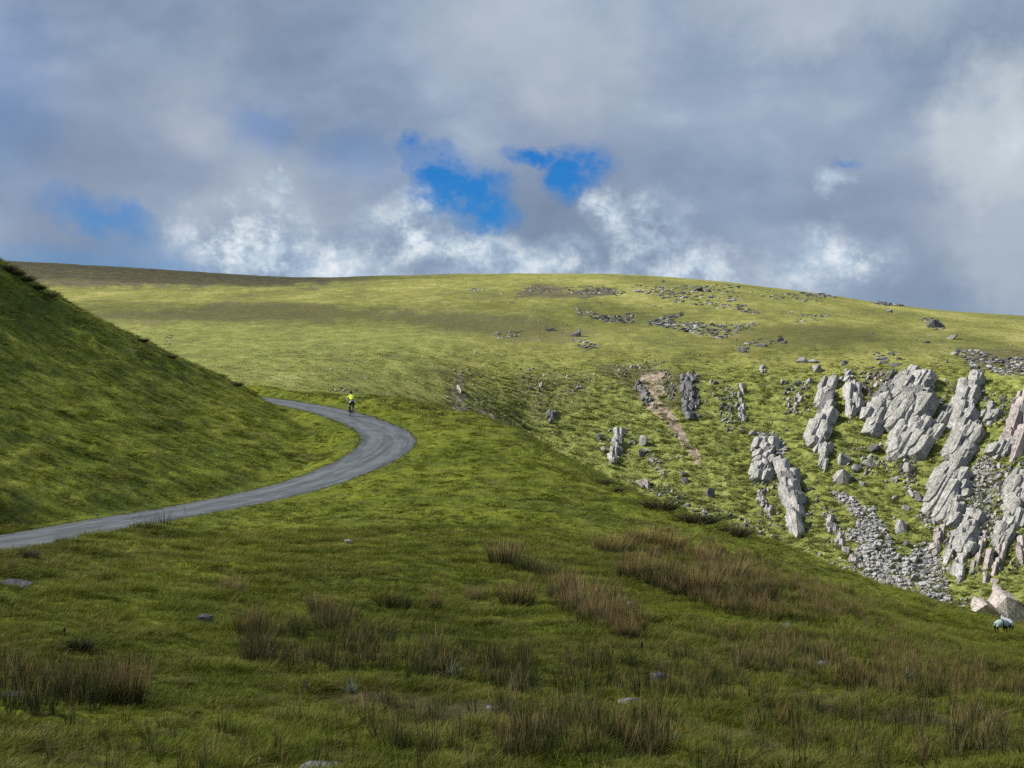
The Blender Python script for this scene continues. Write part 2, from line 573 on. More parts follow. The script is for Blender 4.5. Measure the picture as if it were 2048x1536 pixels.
def bump(g, bs, h, strength=.5, dist=.1):
    b = g.n('ShaderNodeBump')
    b.inputs['Strength'].default_value = strength
    b.inputs['Distance'].default_value = dist
    g.put(b.inputs['Height'], h)
    g.put(bs.inputs['Normal'], b.outputs[0])


def mat_near():
    m, g, bs = new_mat('hill_grass')
    P = g.n('ShaderNodeNewGeometry').outputs['Position']
    a = g.noise(P, .16, 5, .6)
    b = g.noise(P, 1.1, 5, .6)
    c = g.noise(g.mapping(P, (1, .6, 1)), 6, 5, .65)
    t = g.m('ADD', g.m('MULTIPLY', a, .4), g.m('ADD', g.m('MULTIPLY', b, .3), g.m('MULTIPLY', c, .3)))
    col = g.ramp(t, [(.34, (.036, .047, .004)), (.45, (.106, .135, .008)), (.54, (.180, .212, .014)), (.65, (.30, .295, .050))])
    dry = g.ss(g.noise(P, .45, 5, .65), .56, .70)
    col = g.mix(g.m('MULTIPLY', dry, .55), col, (.15, .125, .05))
    col = tone_down(g, col)
    g.put(bs.inputs['Base Color'], col)
    h = g.m('ADD', g.noise(g.mapping(P, (1, .6, 1)), 5, 6, .65), g.m('MULTIPLY', g.noise(P, 1.6, 3), .6))
    bump(g, bs, h, 1.0, .16)
    return m


def mat_far():
    m, g, bs = new_mat('mountain_grass')
    P = g.n('ShaderNodeNewGeometry').outputs['Position']
    at = g.n('ShaderNodeAttribute', attribute_name='cover')
    sp = g.n('ShaderNodeSeparateColor'); g.put(sp.inputs[0], at.outputs['Color'])
    lush, heath_shade, soil = sp.outputs[0], sp.outputs[1], sp.outputs[2]
    a = g.noise(g.mapping(P, (1, .35, 1)), .035, 6, .6)
    b = g.noise(g.mapping(P, (1, .5, 1)), .22, 6, .65)
    c = g.noise(g.mapping(P, (.7, .8, 1)), .9, 8, .75)
    t = g.m('ADD', g.m('MULTIPLY', a, .40), g.m('ADD', g.m('MULTIPLY', b, .34), g.m('MULTIPLY', c, .26)))
    moor = g.ramp(t, [(.36, (.105, .108, .038)), (.44, (.180, .182, .052)), (.51, (.255, .262, .060)), (.61, (.44, .41, .14))])
    green = g.ramp(g.m('ADD', g.m('MULTIPLY', b, .5), g.m('MULTIPLY', c, .5)),
                   [(.35, (.100, .112, .034)), (.45, (.205, .235, .056)), (.54, (.30, .335, .080)), (.66, (.48, .48, .19))])
    col = g.mix(lush, moor, green)
    hc = g.mix(g.ss(b, .4, .62), (.11, .098, .055), (.19, .168, .078))
    hf = g.ss(g.m('ADD', heath_shade, g.m('MULTIPLY', g.m('SUBTRACT', b, .5), .9)), .30, .75)
    col = g.mix(hf, col, hc)
    sc = g.mix(g.ss(c, .4, .65), (.36, .265, .19), (.50, .44, .36))
    sf = g.ss(g.m('ADD', soil, g.m('MULTIPLY', g.m('SUBTRACT', c, .5), .7)), .42, .60)
    col = g.mix(sf, col, sc)
    gv = g.ss(g.m('ADD', at.outputs['Alpha'], g.m('MULTIPLY', g.m('SUBTRACT', c, .5), 1.2)), .40, .62)
    col = g.mix(gv, col, g.ramp(g.noise(P, 3.2, 6, .8), [(.38, (.10, .10, .10)), (.5, (.34, .335, .33)), (.6, (.62, .60, .58))]))
    # rusty and bright patches
    pt = g.ss(g.noise(g.mapping(P, (1, .4, 1)), .09, 5, .65), .56, .68)
    col = g.mix(g.m('MULTIPLY', pt, g.m('MULTIPLY', g.m('SUBTRACT', 1.0, lush), .45)), col, (.23, .185, .035))
    col = tone_down(g, col)
    g.put(bs.inputs['Base Color'], col)
    bump(g, bs, g.m('ADD', g.m('MULTIPLY', c, .7), g.noise(P, 2.6, 5, .7)), 1.0, .55)
    return m


def mat_road():
    m, g, bs = new_mat('worn_asphalt')
    P = g.n('ShaderNodeNewGeometry').outputs['Position']
    uv = g.n('ShaderNodeUVMap').outputs[0]
    sp = g.n('ShaderNodeSeparateXYZ'); g.put(sp.inputs[0], uv)
    u = sp.outputs[0]
    fine = g.noise(P, 16, 6, .7)
    lum = g.noise(g.mapping(uv, (3.0, .12, 1)), 3.0, 5, .6)
    lum2 = g.noise(g.mapping(uv, (7, .05, 1)), 2.2, 4, .6)
    tr = g.m('ADD', g.ss(g.m('ABSOLUTE', g.m('SUBTRACT', u, .28)), .14, .02), g.ss(g.m('ABSOLUTE', g.m('SUBTRACT', u, .72)), .14, .02))
    f = g.m('ADD', g.m('MULTIPLY', lum, .5), g.m('MULTIPLY', lum2, .5))
    f = g.m('ADD', f, g.m('MULTIPLY', tr, .07))
    f = g.m('ADD', f, g.m('MULTIPLY', g.m('SUBTRACT', g.noise(P, .55, 5, .65), .5), .28))
    col = g.ramp(f, [(.38, (.046, .056, .062)), (.50, (.096, .112, .119)), (.60, (.185, .205, .212))])
    col = g.mix(.35, col, g.ramp(fine, [(.3, (.04, .045, .05)), (.7, (.22, .24, .25))]))
    edge = g.ss(g.m('ADD', g.m('ABSOLUTE', g.m('SUBTRACT', u, .5)), g.m('MULTIPLY', g.m('SUBTRACT', g.noise(P, 2.2, 4, .7), .5), .16)), .43, .48)
    col = g.mix(g.m('MULTIPLY', edge, .6), col, (.10, .095, .075))
    col = tone_down(g, col)
    g.put(bs.inputs['Base Color'], col)
    bs.inputs['Roughness'].default_value = .8
    bs.inputs['Specular IOR Level'].default_value = .3
    bump(g, bs, fine, .5, .02)
    return m


M_NEAR, M_FAR, M_ROAD = mat_near(), mat_far(), mat_road()

naz, nD = near_axes()
_A, _D = np.meshgrid(naz, nD, indexing='ij')
NZ, NRD = near_height(_A, _D)
hill = polar_mesh('hillside', naz, nD, NZ, M_NEAR)
hill['kind'] = 'structure'
near = Hit(naz, nD, NZ)

faz, fD = far_axes()
_FA, _FD = np.meshgrid(faz, fD, indexing='ij')
FZ = far_height(_FA, _FD)
mount = polar_mesh('mountain', faz, fD, FZ, M_FAR)
mount['kind'] = 'structure'
far = Hit(faz, fD, FZ)


def poly_mask(poly, px, py, soft):
    """soft inside test of a polygon, measured in picture units, then kept as ground cover"""
    poly = np.array(poly, float)
    inside = np.zeros(px.shape, bool)
    dist = np.full(px.shape, 1e9)
    n = len(poly)
    for i in range(n):
        x0, y0 = poly[i]; x1, y1 = poly[(i + 1) % n]
        c = ((y0 > py) != (y1 > py))
        with np.errstate(divide='ignore', invalid='ignore'):
            xi = (x1 - x0) * (py - y0) / (y1 - y0 + 1e-9) + x0
        inside ^= c & (px < xi)
        dx, dy = x1 - x0, y1 - y0
        t = np.clip(((px - x0) * dx + (py - y0) * dy) / (dx * dx + dy * dy + 1e-9), 0, 1)
        dist = np.minimum(dist, np.hypot(px - x0 - t * dx, py - y0 - t * dy))
    sd = np.where(inside, dist, -dist)
    return sstep(sd, -soft, soft)


def project(x, y, z):
    c, s_ = math.cos(PITCH), math.sin(PITCH)
    d = y * c + z * s_
    up = -y * s_ + z * c
    return 1024 + FPX * x / d, 768 - FPX * up / d


# which cover grows where on the mountain (colour of the ground, some cloud shade painted in: green face, heath, bare soil)
_fx, _fy = _FD * np.sin(_FA), _FD * np.cos(_FA)
_px, _py = project(_fx, _fy, FZ)
_jx = 26 * fbm(_px / 60, _py / 22, 61, 4) + 5 * fbm(_px / 9, _py / 5, 67, 2)
_jy = 12 * fbm(_px / 70, _py / 26, 62, 4) + 3 * fbm(_px / 10, _py / 5, 68, 2)
_px0, _py0 = _px, _py
_px, _py = _px + _jx, _py + _jy
lush = sstep(_py, 700, 790) * sstep(_px, 880, 1120)
lush = np.maximum(lush, .50 * sstep(_py, 600, 690) * (1 - sstep(_px, 800, 1000)))
heath_shade = .9 * (1 - sstep(_py, 560, 588)) * (1 - sstep(_px, 560, 900))  # left crest: heather brown mixed with painted cloud shade
for pl, s_, a_ in [([(130, 625), (500, 600), (1050, 630), (1250, 665), (1120, 700), (800, 650), (450, 650), (200, 655)], 14, .55),  # band across the moor, cloud shadow partly put into the ground colour
                   ([(1440, 665), (1600, 640), (1760, 655), (1820, 690), (1600, 700), (1450, 690)], 14, .45),  # hump at right, its cloud shadow also partly painted as cover
                   ([(1030, 575), (1220, 572), (1240, 592), (1040, 596)], 5, .9),
                   ([(1900, 690), (2060, 690), (2060, 745), (1980, 745)], 8, .6),
                   ([(1190, 730), (1300, 722), (1420, 745), (1400, 860), (1300, 800), (1210, 770)], 14, .62),
                   ([(1030, 745), (1180, 735), (1210, 800), (1080, 850), (1010, 800)], 12, .5),
                   ([(1720, 745), (1800, 735), (1790, 850), (1730, 840)], 8, .6)]:
    heath_shade = np.maximum(heath_shade, a_ * poly_mask(pl, _px, _py, s_))
_px, _py = _px0 + .22 * _jx, _py0 + .22 * _jy
soil = np.zeros(_px.shape)
for pl, s_ in [([(1290, 748), (1332, 740), (1326, 778), (1318, 806), (1276, 800), (1280, 765)], 3),
               ([(1298, 785), (1320, 797), (1354, 838), (1378, 885), (1402, 912), (1400, 938), (1378, 908), (1350, 870), (1318, 832), (1290, 812)], 5),
               ([(906, 745), (925, 745), (930, 815), (950, 835), (905, 820)], 10),
               ([(950, 815), (1040, 850), (1045, 870), (960, 840)], 6)]:
    soil = np.maximum(soil, poly_mask(pl, _px, _py, s_))
att = mount.data.color_attributes.new('cover', 'FLOAT_COLOR', 'POINT')
GRAVEL = np.zeros(_px.shape)
for _poly in ([(1655, 985), (1690, 988), (1735, 1015), (1755, 1035), (1775, 1060), (1800, 1110), (1820, 1165), (1850, 1215), (1790, 1200), (1730, 1160), (1705, 1120), (1712, 1040)],
              [(1820, 1100), (1855, 1080), (1880, 1110), (1892, 1150), (1900, 1200), (1850, 1205), (1805, 1130)],
              [(1948, 925), (1985, 900), (1990, 960), (1985, 1020), (1970, 1070), (1930, 1090), (1935, 1000)],
              [(1510, 865), (1545, 860), (1575, 890), (1570, 915), (1535, 905)]):
    GRAVEL = np.maximum(GRAVEL, .62 * poly_mask(_poly, _px, _py, 8))
_c = np.stack([lush, heath_shade, soil, GRAVEL], -1).reshape(-1, 4).astype(np.float32)
att.data.foreach_set('color', _c.ravel())

# land round about, beyond the two slopes, out to the horizon
def build_land():
    na, rr = 72, [1.0, 60, 130, 260, 600, 1500, 4000, 9000]
    bm = bmesh.new()
    rings = []
    for r in rr:
        ring = []
        for k in range(na):
            a = 2 * math.pi * k / na
            front = math.cos(a)
            z = -72 - (r / 9000) * 60
            if r > 400 and front < .5:
                z += 40 * math.sin(a * 3 + r) + 30
            ring.append(bm.verts.new((r * math.sin(a), r * math.cos(a), z)))
        rings.append(ring)
    for i in range(len(rr) - 1):
        for k in range(na):
            bm.faces.new((rings[i][k], rings[i][(k + 1) % na], rings[i + 1][(k + 1) % na], rings[i + 1][k]))
    bmesh.ops.recalc_face_normals(bm, faces=bm.faces)
    me = bpy.data.meshes.new('valley_floor'); bm.to_mesh(me); bm.free()
    me.materials.append(M_FAR)
    a = me.color_attributes.new('cover', 'FLOAT_COLOR', 'POINT')
    o = bpy.data.objects.new('valley_floor', me); COL.objects.link(o); o['kind'] = 'structure'
    for f in me.polygons:
        f.use_smooth = True


build_land()

# ------------------------------------------------------------------ the road
def build_road():
    nx = 9
    v, f, uvs = [], [], []
    n = len(RC)
    for i in range(n):
        t = RC[min(i + 1, n - 1)] - RC[max(i - 1, 0)]
        t[2] = 0; t /= np.linalg.norm(t)
        side = np.array([t[1], -t[0], 0])
        w = HALF_W * (1 + .025 * math.sin(RS[i] * .45))
        for k in range(nx):
            u = k / (nx - 1)
            p = RC[i] + side * (u - .5) * 2 * w
            v.append((p[0], p[1], RC[i][2] + .03 * (1 - (2 * u - 1) ** 2)))
            uvs.append((u, RS[i]))
    for i in range(n - 1):
        for k in range(nx - 1):
            a = i * nx + k
            f.append((a, a + 1, a + nx + 1, a + nx))
    me = bpy.data.meshes.new('road'); me.from_pydata(v, [], f)
    ul = me.uv_layers.new(name='UVMap')
    for li, lp in enumerate(me.loops):
        ul.data[li].uv = uvs[lp.vertex_index]
    me.materials.append(M_ROAD)
    for p in me.polygons:
        p.use_smooth = True
    o = bpy.data.objects.new('road', me); COL.objects.link(o); o['kind'] = 'structure'
    if me.polygons[10].normal.z < 0:
        me.flip_normals()


build_road()
#END_TERRAIN

# ------------------------------------------------------------------ clouds drifting over the valley (out of the frame, they shade the near slope)
def mat_cloud(name, dens):
    m = bpy.data.materials.new(name); m.use_nodes = True
    m.node_tree.nodes.clear()
    g = G(m.node_tree)
    out = g.n('ShaderNodeOutputMaterial')
    pv = g.n('ShaderNodeVolumePrincipled')
    pv.inputs['Color'].default_value = (.97, .975, 1, 1)
    pv.inputs['Density'].default_value = dens
    pv.inputs['Anisotropy'].default_value = .2
    g.put(out.inputs['Volume'], pv.outputs[0])
    return m


def cloud(label, target, dist, rad, dens, seed, yaw=0):
    bm = bmesh.new()
    bmesh.ops.create_icosphere(bm, subdivisions=5, radius=1)
    for v in bm.verts:
        p = v.co
        d = 1 + .22 * float(fbm(np.array([p.x * 1.3 + seed]), np.array([p.y * 1.3 + p.z * .8]), seed, 4)[0])
        d += .10 * float(fbm(np.array([p.x * 4 + seed]), np.array([p.y * 4 + p.z * 3]), seed + 5, 3)[0])
        v.co = Vector((p.x * rad[0], p.y * rad[1], p.z * rad[2] * (1 if p.z > 0 else .5))) * d
    me = bpy.data.meshes.new('cloud'); bm.to_mesh(me); bm.free()
    me.materials.append(mat_cloud('cloud_vapour', dens))
    o = bpy.data.objects.new('cloud', me); COL.objects.link(o)
    o.location = Vector(target) + S * dist
    o.rotation_euler = (0, 0, yaw)
    o['label'] = label; o['category'] = 'cloud'
    return o


cloud('broad grey cloud over the near slope and the road', (-6, 72, -5), 900, (82, 128, 30), .0070, 3)
cloud('small added cloud out of view, darkening the rushy ground nearest the lane', (4, 26, -5), 760, (34, 34, 15), .012, 31)  # extra cloud added to darken the lowest part of the slope
cloud('long thin cloud over the far left end of the crest', (-190, 860, 45), 1500, (170, 150, 40), .010, 8)
cloud('flat drifting cloud over the middle of the moor', tuple(far(560, 628)), 1300, (150, 62, 26), .0085, 13)
cloud('small cloud over the heathery hump right of the rock bands', tuple(far(1610, 672)), 1300, (50, 40, 18), .013, 21)


# ------------------------------------------------------------------ rock
def mat_rock(name, base, warm=(0, 0, 0), lichen=.25, moss=.0):
    m, g, bs = new_mat(name)
    P = g.n('ShaderNodeTexCoord').outputs['Object']
    W = g.n('ShaderNodeNewGeometry').outputs['Position']
    oi = g.n('ShaderNodeObjectInfo')
    a = g.noise(W, .55, 6, .7)
    b = g.noise(W, 2.4, 5, .7)
    st = g.noise(g.mapping(W, (2.6, .9, .5), rot=(0, R(-28), 0)), .9, 5, .65)
    dk = tuple(c * .50 for c in base); lt = tuple(min(c * 1.32 + w, .6) for c, w in zip(base, warm))
    t = g.m('ADD', g.m('MULTIPLY', a, .4), g.m('ADD', g.m('MULTIPLY', b, .25), g.m('MULTIPLY', st, .35)))
    col = g.ramp(t, [(.36, dk), (.47, base), (.60, lt)])
    stain = g.ss(g.noise(g.mapping(W, (1, 1, .35)), .8, 6, .7), .53, .66)
    col = g.mix(g.m('MULTIPLY', stain, .62), col, tuple(c * .38 for c in base))
    col = g.mix(g.m('MULTIPLY', g.ss(g.noise(W, 1.1, 5, .75), .58, .68), lichen), col, (.13, .135, .07))
    Pr = g.vm('ADD', P, g.vm('SCALE', g.n('ShaderNodeCombineXYZ').outputs[0], sc=1.0))
    off = g.n('ShaderNodeCombineXYZ'); g.put(off.inputs[0], g.m('MULTIPLY', oi.outputs['Random'], 31.0)); g.put(off.inputs[1], g.m('MULTIPLY', oi.outputs['Random'], 17.0))
    Pr = g.vm('ADD', P, off.outputs[0])
    l1 = g.ss(g.m('ABSOLUTE', g.m('SUBTRACT', g.noise(g.mapping(Pr, (.55, 2.6, 3.4)), 1.0, 3, .6), .5)), .012, .0)
    l2 = g.ss(g.m('ABSOLUTE', g.m('SUBTRACT', g.noise(g.mapping(Pr, (3.4, .8, .9)), 1.0, 3, .6), .47)), .009, .0)
    crk = g.m('MAXIMUM', l1, g.m('MULTIPLY', l2, .8))
    col = g.mix(g.m('MULTIPLY', crk, .9), col, (.03, .03, .033))
    v = g.m('ADD', .86, g.m('MULTIPLY', oi.outputs['Random'], .28))
    col = g.mix(1.0, col, g.m('MULTIPLY', v, 1.0), 'MULTIPLY')
    if moss:
        nz = g.n('ShaderNodeSeparateXYZ'); g.put(nz.inputs[0], g.n('ShaderNodeNewGeometry').outputs['Normal'])
        mf = g.m('MULTIPLY', g.ss(nz.outputs[2], .35, .85), g.ss(b, .46, .60))
        col = g.mix(g.m('MULTIPLY', mf, moss), col, (.10, .125, .02))
    col = tone_down(g, col)
    g.put(bs.inputs['Base Color'], col)
    h = g.m('SUBTRACT', g.m('ADD', g.m('MULTIPLY', st, 1.0), g.m('MULTIPLY', b, .5)), g.m('MULTIPLY', crk, .5))
    bump(g, bs, h, .8, .38)
    return m


M_ROCK = mat_rock('grey_rock', (.385, .378, .37), (.01, .005, 0), .3, .55)
M_ROCKP = mat_rock('pinkish_rock', (.42, .375, .355), (.02, .0, 0), .15, .2)
M_ROCKD = mat_rock('dark_rock', (.17, .17, .18), (0, 0, 0), .4, .5)
M_SCREE = mat_rock('scree_stone', (.48, .47, .46), (.02, .01, 0), .12, 0)


def hull_mesh(name, mat, seed, kind='block', chips=7):
    r = random.Random(seed)
    bm = bmesh.new()
    if kind == 'slab':      # box with broken corners
        for sx in (-1, 1):
            for sy in (-1, 1):
                for sz in (-1, 1):
                    k = r.random()
                    e = Vector((sx * (1 - .30 * r.random() ** 1.5), sy * (1 - .34 * r.random()), sz * (1 - .30 * r.random())))
                    if k < .45:
                        e2 = e.copy(); e2.x *= .5 + .3 * r.random(); e.z *= .55
                        bm.verts.new(e2)
                    bm.verts.new(e)
        for _ in range(chips):
            ax = r.randrange(3)
            p = [r.uniform(-.92, .92) for _ in range(3)]
            p[ax] = r.choice((-1, 1)) * r.uniform(.95, 1.1)
            bm.verts.new(p)
    else:
        for _ in range(15 if kind == 'block' else 18):
            v = Vector((r.gauss(0, 1), r.gauss(0, 1), r.gauss(0, 1))).normalized()
            mx = max(abs(v.x), abs(v.y), abs(v.z))
            v = v / mx ** .65 * r.uniform(.82, 1.08)
            bm.verts.new(v)
    res = bmesh.ops.convex_hull(bm, input=bm.verts)
    bmesh.ops.delete(bm, geom=[e for e in res['geom_interior'] if isinstance(e, bmesh.types.BMVert)], context='VERTS')
    bmesh.ops.recalc_face_normals(bm, faces=bm.faces)
    me = bpy.data.meshes.new(name); bm.to_mesh(me); bm.free()
    me.materials.append(mat)
    return me


def rough_slab_mesh(name, mat, seed, amp=.05):
    """a big slab with stepped, broken surfaces"""
    r = random.Random(seed)
    bm = bmesh.new()
    bmesh.ops.create_cube(bm, size=2)
    bmesh.ops.subdivide_edges(bm, edges=bm.edges, cuts=6, use_grid_fill=True)
    co = np.array([v.co for v in bm.verts])
    x, y, z = co.T
    o = seed * 3.7
    taper_t = r.uniform(.45, .85); taper_b = r.uniform(.55, .95)
    f = np.where(x > 0, 1 - (1 - taper_t) * x, 1 + (1 - taper_b) * x)
    # strata: stepping of the side and of the lit face
    stepy = np.round(fbm(x * 1.6 + o, z * 1.2, seed, 2) * 4) / 4
    stepz = np.round(fbm(x * 2.3 - o, y * 1.8, seed + 3, 2) * 4) / 4
    n1 = fbm(x * 2.2 + o, y * 2.2 + z * 1.7, seed + 1, 3)
    n2 = fbm(y * 2.6 - o, z * 2.6 + x * 1.1, seed + 2, 3)
    y2 = y * f * (1 + .34 * stepy) + amp * .6 * n1
    z2 = z * f * (1 + .30 * stepz) + amp * .6 * n2
    x2 = x * (1 + .16 * fbm(y * 1.8 + o, z * 1.8, seed + 4, 2)) + amp * .4 * n2
    for v, a, b, c in zip(bm.verts, x2, y2, z2):
        v.co = (a, b, c)
    me = bpy.data.meshes.new(name); bm.to_mesh(me); bm.free()
    me.materials.append(mat)
    return me


SLABS = {}
for nm, mt in (('g', M_ROCK), ('p', M_ROCKP), ('d', M_ROCKD)):
    SLABS[nm] = [hull_mesh('slab', mt, 100 + i, 'slab') for i in range(9)]
    SLABS[nm + 'r'] = [rough_slab_mesh('slab', mt, 5 + i) for i in range(5)]
BLOCKS = {nm: [hull_mesh('block', mt, 200 + i, 'block') for i in range(8)] + [hull_mesh('block', mt, 260 + i, 'slab', 3) for i in range(4)] for nm, mt in (('g', M_ROCK), ('p', M_ROCKP), ('d', M_ROCKD), ('s', M_SCREE))}


def frame_from(a, b):
    a = Vector(a).normalized()
    b = Vector(b); b = (b - a * b.dot(a)).normalized()
    c = a.cross(b)
    return Matrix((a, b, c)).transposed()


def link(o, parent=None):
    COL.objects.link(o)
    if parent is not None:
        o.parent = parent
    return o


def thing(name, label, cat, loc, group=None, mesh=None):
    o = bpy.data.objects.new(name, mesh)
    link(o)
    o.location = loc
    o['label'] = label; o['category'] = cat
    if group:
        o['group'] = group
    return o


def crag(label, top, bot, width, n, tone='g', big=True, lean=None, slab_len=.42, fat=1.0, group='rock outcrops on the steep face', dep=1.0):
    """an outcrop of tilted slabs running from top to bottom (picture points on the steep face)"""
    r = random.Random(int(top[0] * 7 + top[1]))
    mid = far((top[0] + bot[0]) / 2, (top[1] + bot[1]) / 2)
    D = math.hypot(mid.x, mid.y)
    m = D / FPX
    base = far(*bot)
    e = thing('crag', label, 'rock outcrop', base, group)
    Lpx = math.hypot(top[0] - bot[0], top[1] - bot[1])
    dirx = (top[0] - bot[0]) / Lpx; diry = (bot[1] - top[1]) / Lpx
    if n > 2:
        br = bpy.data.objects.new('shade_bedrock', r.choice(SLABS['dr']))  # dark rock mass behind the slabs, coloured so their gaps look shaded
        link(br, e)
        aa = Vector((dirx * .9 + .1, .62, 1))
        rt = frame_from(aa, (-.5, -.75, .5))
        br.matrix_basis = Matrix.Translation(mid - Vector(base) + Vector((0, .2, -.3))) @ rt.to_4x4() @ Matrix.Diagonal((Lpx * m * .44, width * m * .09, width * m * .36, 1))
    n = int(n * 1.8)
    for k in range(n):
        t = (k + .5) / n if n > 2 else (k + .5) / n
        t = min(max(t + r.uniform(-.5, .5) / n * 1.6, .04), .96)
        s = r.uniform(-.5, .5)
        if k % 2:
            s = -s
        q = 1 - abs(s) * .5
        px = bot[0] + (top[0] - bot[0]) * t + s * width * .72 * diry
        py = bot[1] + (top[1] - bot[1]) * t + s * width * .72 * dirx * 1.0
        c = far(px, py)
        ln = max(Lpx * slab_len * r.uniform(.6, 1.25) * q, width * .5) * m
        wd = width * .50 * r.uniform(.5, 1.15) * m * fat
        th = width * .30 * r.uniform(.5, 1.2) * m * fat
        lx = (.42 + .35 * dirx / max(diry, .3)) if lean is None else lean
        a = Vector((lx + r.uniform(-.06, .06), .62 + r.uniform(-.08, .08), 1))
        ln2 = ln / (1 / a.length) / 2 * .95
        if r.random() < .18:
            a = Vector((lx + r.uniform(-.5, .3), .7, 1)); ln2 *= .6
        rot = frame_from(a, (-.80 + r.uniform(-.12, .12), -.46 + r.uniform(-.08, .08), .44 + r.uniform(-.06, .06)))
        mesh = r.choice(SLABS[tone + 'r'] if (big and r.random() < .15) else SLABS[tone])
        o = bpy.data.objects.new('slab', mesh)
        link(o, e)
        o.matrix_world = Matrix.Translation(c + Vector((0, -.15 * wd, .1 * wd)) * dep) @ rot.to_4x4() @ Matrix.Diagonal((ln2, th * .85, wd * .60, 1))
        o.matrix_parent_inverse = Matrix.Identity(4)
        o.matrix_basis = Matrix.Translation(-Vector(base)) @ o.matrix_world
    return e


def shift(px, py, dx=0, dy=0):
    return (px + dx, py + dy)


crag('tall pale crag split by a long groove, leftmost of the big crags', (1664, 768), (1632, 905), 46, 9)
crag('rounded knoll of upright pale ribs right of the crag with the long groove', (1706, 778), (1704, 833), 34, 5, lean=.08, slab_len=.8)
crag('broken dark crag of small pieces left of the widest crag', (1768, 800), (1738, 868), 48, 13, big=False, slab_len=.25)
crag('widest crag of long grey slabs with a broad dark right side', (1834, 756), (1806, 905), 92, 20, slab_len=.36, fat=.62, lean=.74)
crag('narrow leaning slab between the widest crag and the great right hand crag', (1906, 804), (1852, 886), 28, 6, slab_len=.45, lean=.8)
crag('great pale crag whose pointed top stands highest, near the right edge', (1940, 764), (1922, 870), 48, 9, slab_len=.5, lean=.5)
crag('long smooth slabs running down below the pointed crag', (1938, 862), (1876, 1005), 60, 13, slab_len=.46, fat=.8, lean=.78)
crag('stepped grey ledges at the foot of the long smooth slabs', (1925, 960), (1892, 1042), 50, 13, slab_len=.42, lean=.7)
crag('jumbled grey slabs spilling from the long slabs towards the bottom ribs', (1945, 1030), (1920, 1105), 50, 15, big=False, slab_len=.3)
crag('smooth pink grey slab cut off by the right edge of the picture', (2052, 800), (2026, 905), 46, 7, 'p', slab_len=.6, lean=.5)
crag('pale fin with pinkish face beside the slab at the right edge', (2036, 790), (2008, 880), 16, 5, 'p', slab_len=.4)
crag('low dark crag of split grey slabs under the pale fin', (2030, 880), (1992, 915), 42, 7, slab_len=.6)
crag('leaning crag with a split face standing alone left of the stone run', (1568, 930), (1596, 1062), 42, 12, slab_len=.38, lean=-.08)
crag('shattered outcrop of small pale blocks above the leaning crag', (1530, 885), (1522, 960), 44, 15, big=False, slab_len=.28)
crag('thin grey fin halfway down beside the stone run', (1656, 1040), (1684, 1092), 20, 5, big=False, slab_len=.4)
crag('small ragged outcrop low on the green face, left of the leaning crag', (1518, 985), (1545, 1032), 18, 8, big=False, slab_len=.25)
crag('cluster of four pale pinnacles standing out of the green face', (1240, 862), (1226, 928), 30, 7, lean=.05, slab_len=.42, fat=.8)
crag('vertical ragged rib of dark broken rock, highest on the middle of the face', (1374, 752), (1378, 838), 28, 14, 'd', big=False, lean=-.02, slab_len=.2)
crag('thin upright rock rib right of the ragged dark rib', (1484, 776), (1480, 806), 13, 3, lean=0, slab_len=.7)
crag('small pale rib just below the thin upright rib', (1483, 815), (1482, 840), 15, 4, lean=0, slab_len=.6)
crag('little split pinnacle at the top of the face against the moor', (1524, 732), (1526, 748), 13, 3, slab_len=.8)
crag('pink topped block standing left of the bottom ribs', (1880, 1055), (1874, 1108), 26, 5, 'p', lean=.2)
crag('pale broad rib leaning right beside the pink topped block', (1914, 1078), (1895, 1128), 24, 3, slab_len=.8, lean=.5)
crag('short fat rib with a shaded right side above the grass ledge', (1924, 1110), (1912, 1165), 26, 4, 'g', slab_len=.7, lean=.3)
crag('first long white rib on the grass ledge counted from the left', (1972, 1072), (1946, 1148), 16, 4, 'p', slab_len=.55, lean=.42)
crag('broad long rib in the middle of the ribs on the grass ledge', (1992, 1092), (1965, 1162), 24, 4, 'p', slab_len=.7, lean=.42)
crag('thin rib with a wide black side on the grass ledge', (2010, 1098), (1986, 1160), 15, 3, 'p', slab_len=.75, lean=.42)
crag('round topped rib at the right edge above the grass ledge', (2044, 1078), (2036, 1130), 24, 3, 'p', slab_len=.8, lean=.1)
crag('dark sided stack of blocks at the right edge, upper one', (2042, 955), (2012, 990), 38, 5, slab_len=.9, fat=1.1)
crag('dark sided stack of blocks at the right edge, lower one', (2042, 985), (2014, 1020), 36, 5, slab_len=.9, fat=1.1)
crag('pair of pale tipped blocks with black sides above the round topped rib', (2032, 1035), (2000, 1085), 36, 7, slab_len=.7, fat=1.05)
crag('large steep boulder slab left of the dark wedge boulder', (1652, 898), (1638, 940), 28, 3, slab_len=1.0, lean=.35)
crag('tiny dark outcrop low on the left of the green face', (1104, 824), (1104, 844), 20, 5, 'd', big=False, slab_len=.5)
crag('scattered black teeth of rock left of the brown soil scar', (1272, 770), (1300, 806), 18, 6, 'd', big=False, slab_len=.3)
crag('small ragged rock fan at the top of the face between two big crags', (1700, 745), (1690, 766), 22, 6, big=False, slab_len=.5)
crag('low rock teeth right of the widest crag', (1990, 820), (1970, 842), 30, 7, 'g', big=False, slab_len=.5)
crag('grey slab lying on the slope left of the tallest crag', (1602, 790), (1590, 825), 16, 5, big=False, slab_len=.4)
crag('broken patch of dark rock right of the pale ribbed knoll', (1790, 762), (1762, 800), 30, 10, 'd', big=False, slab_len=.25)


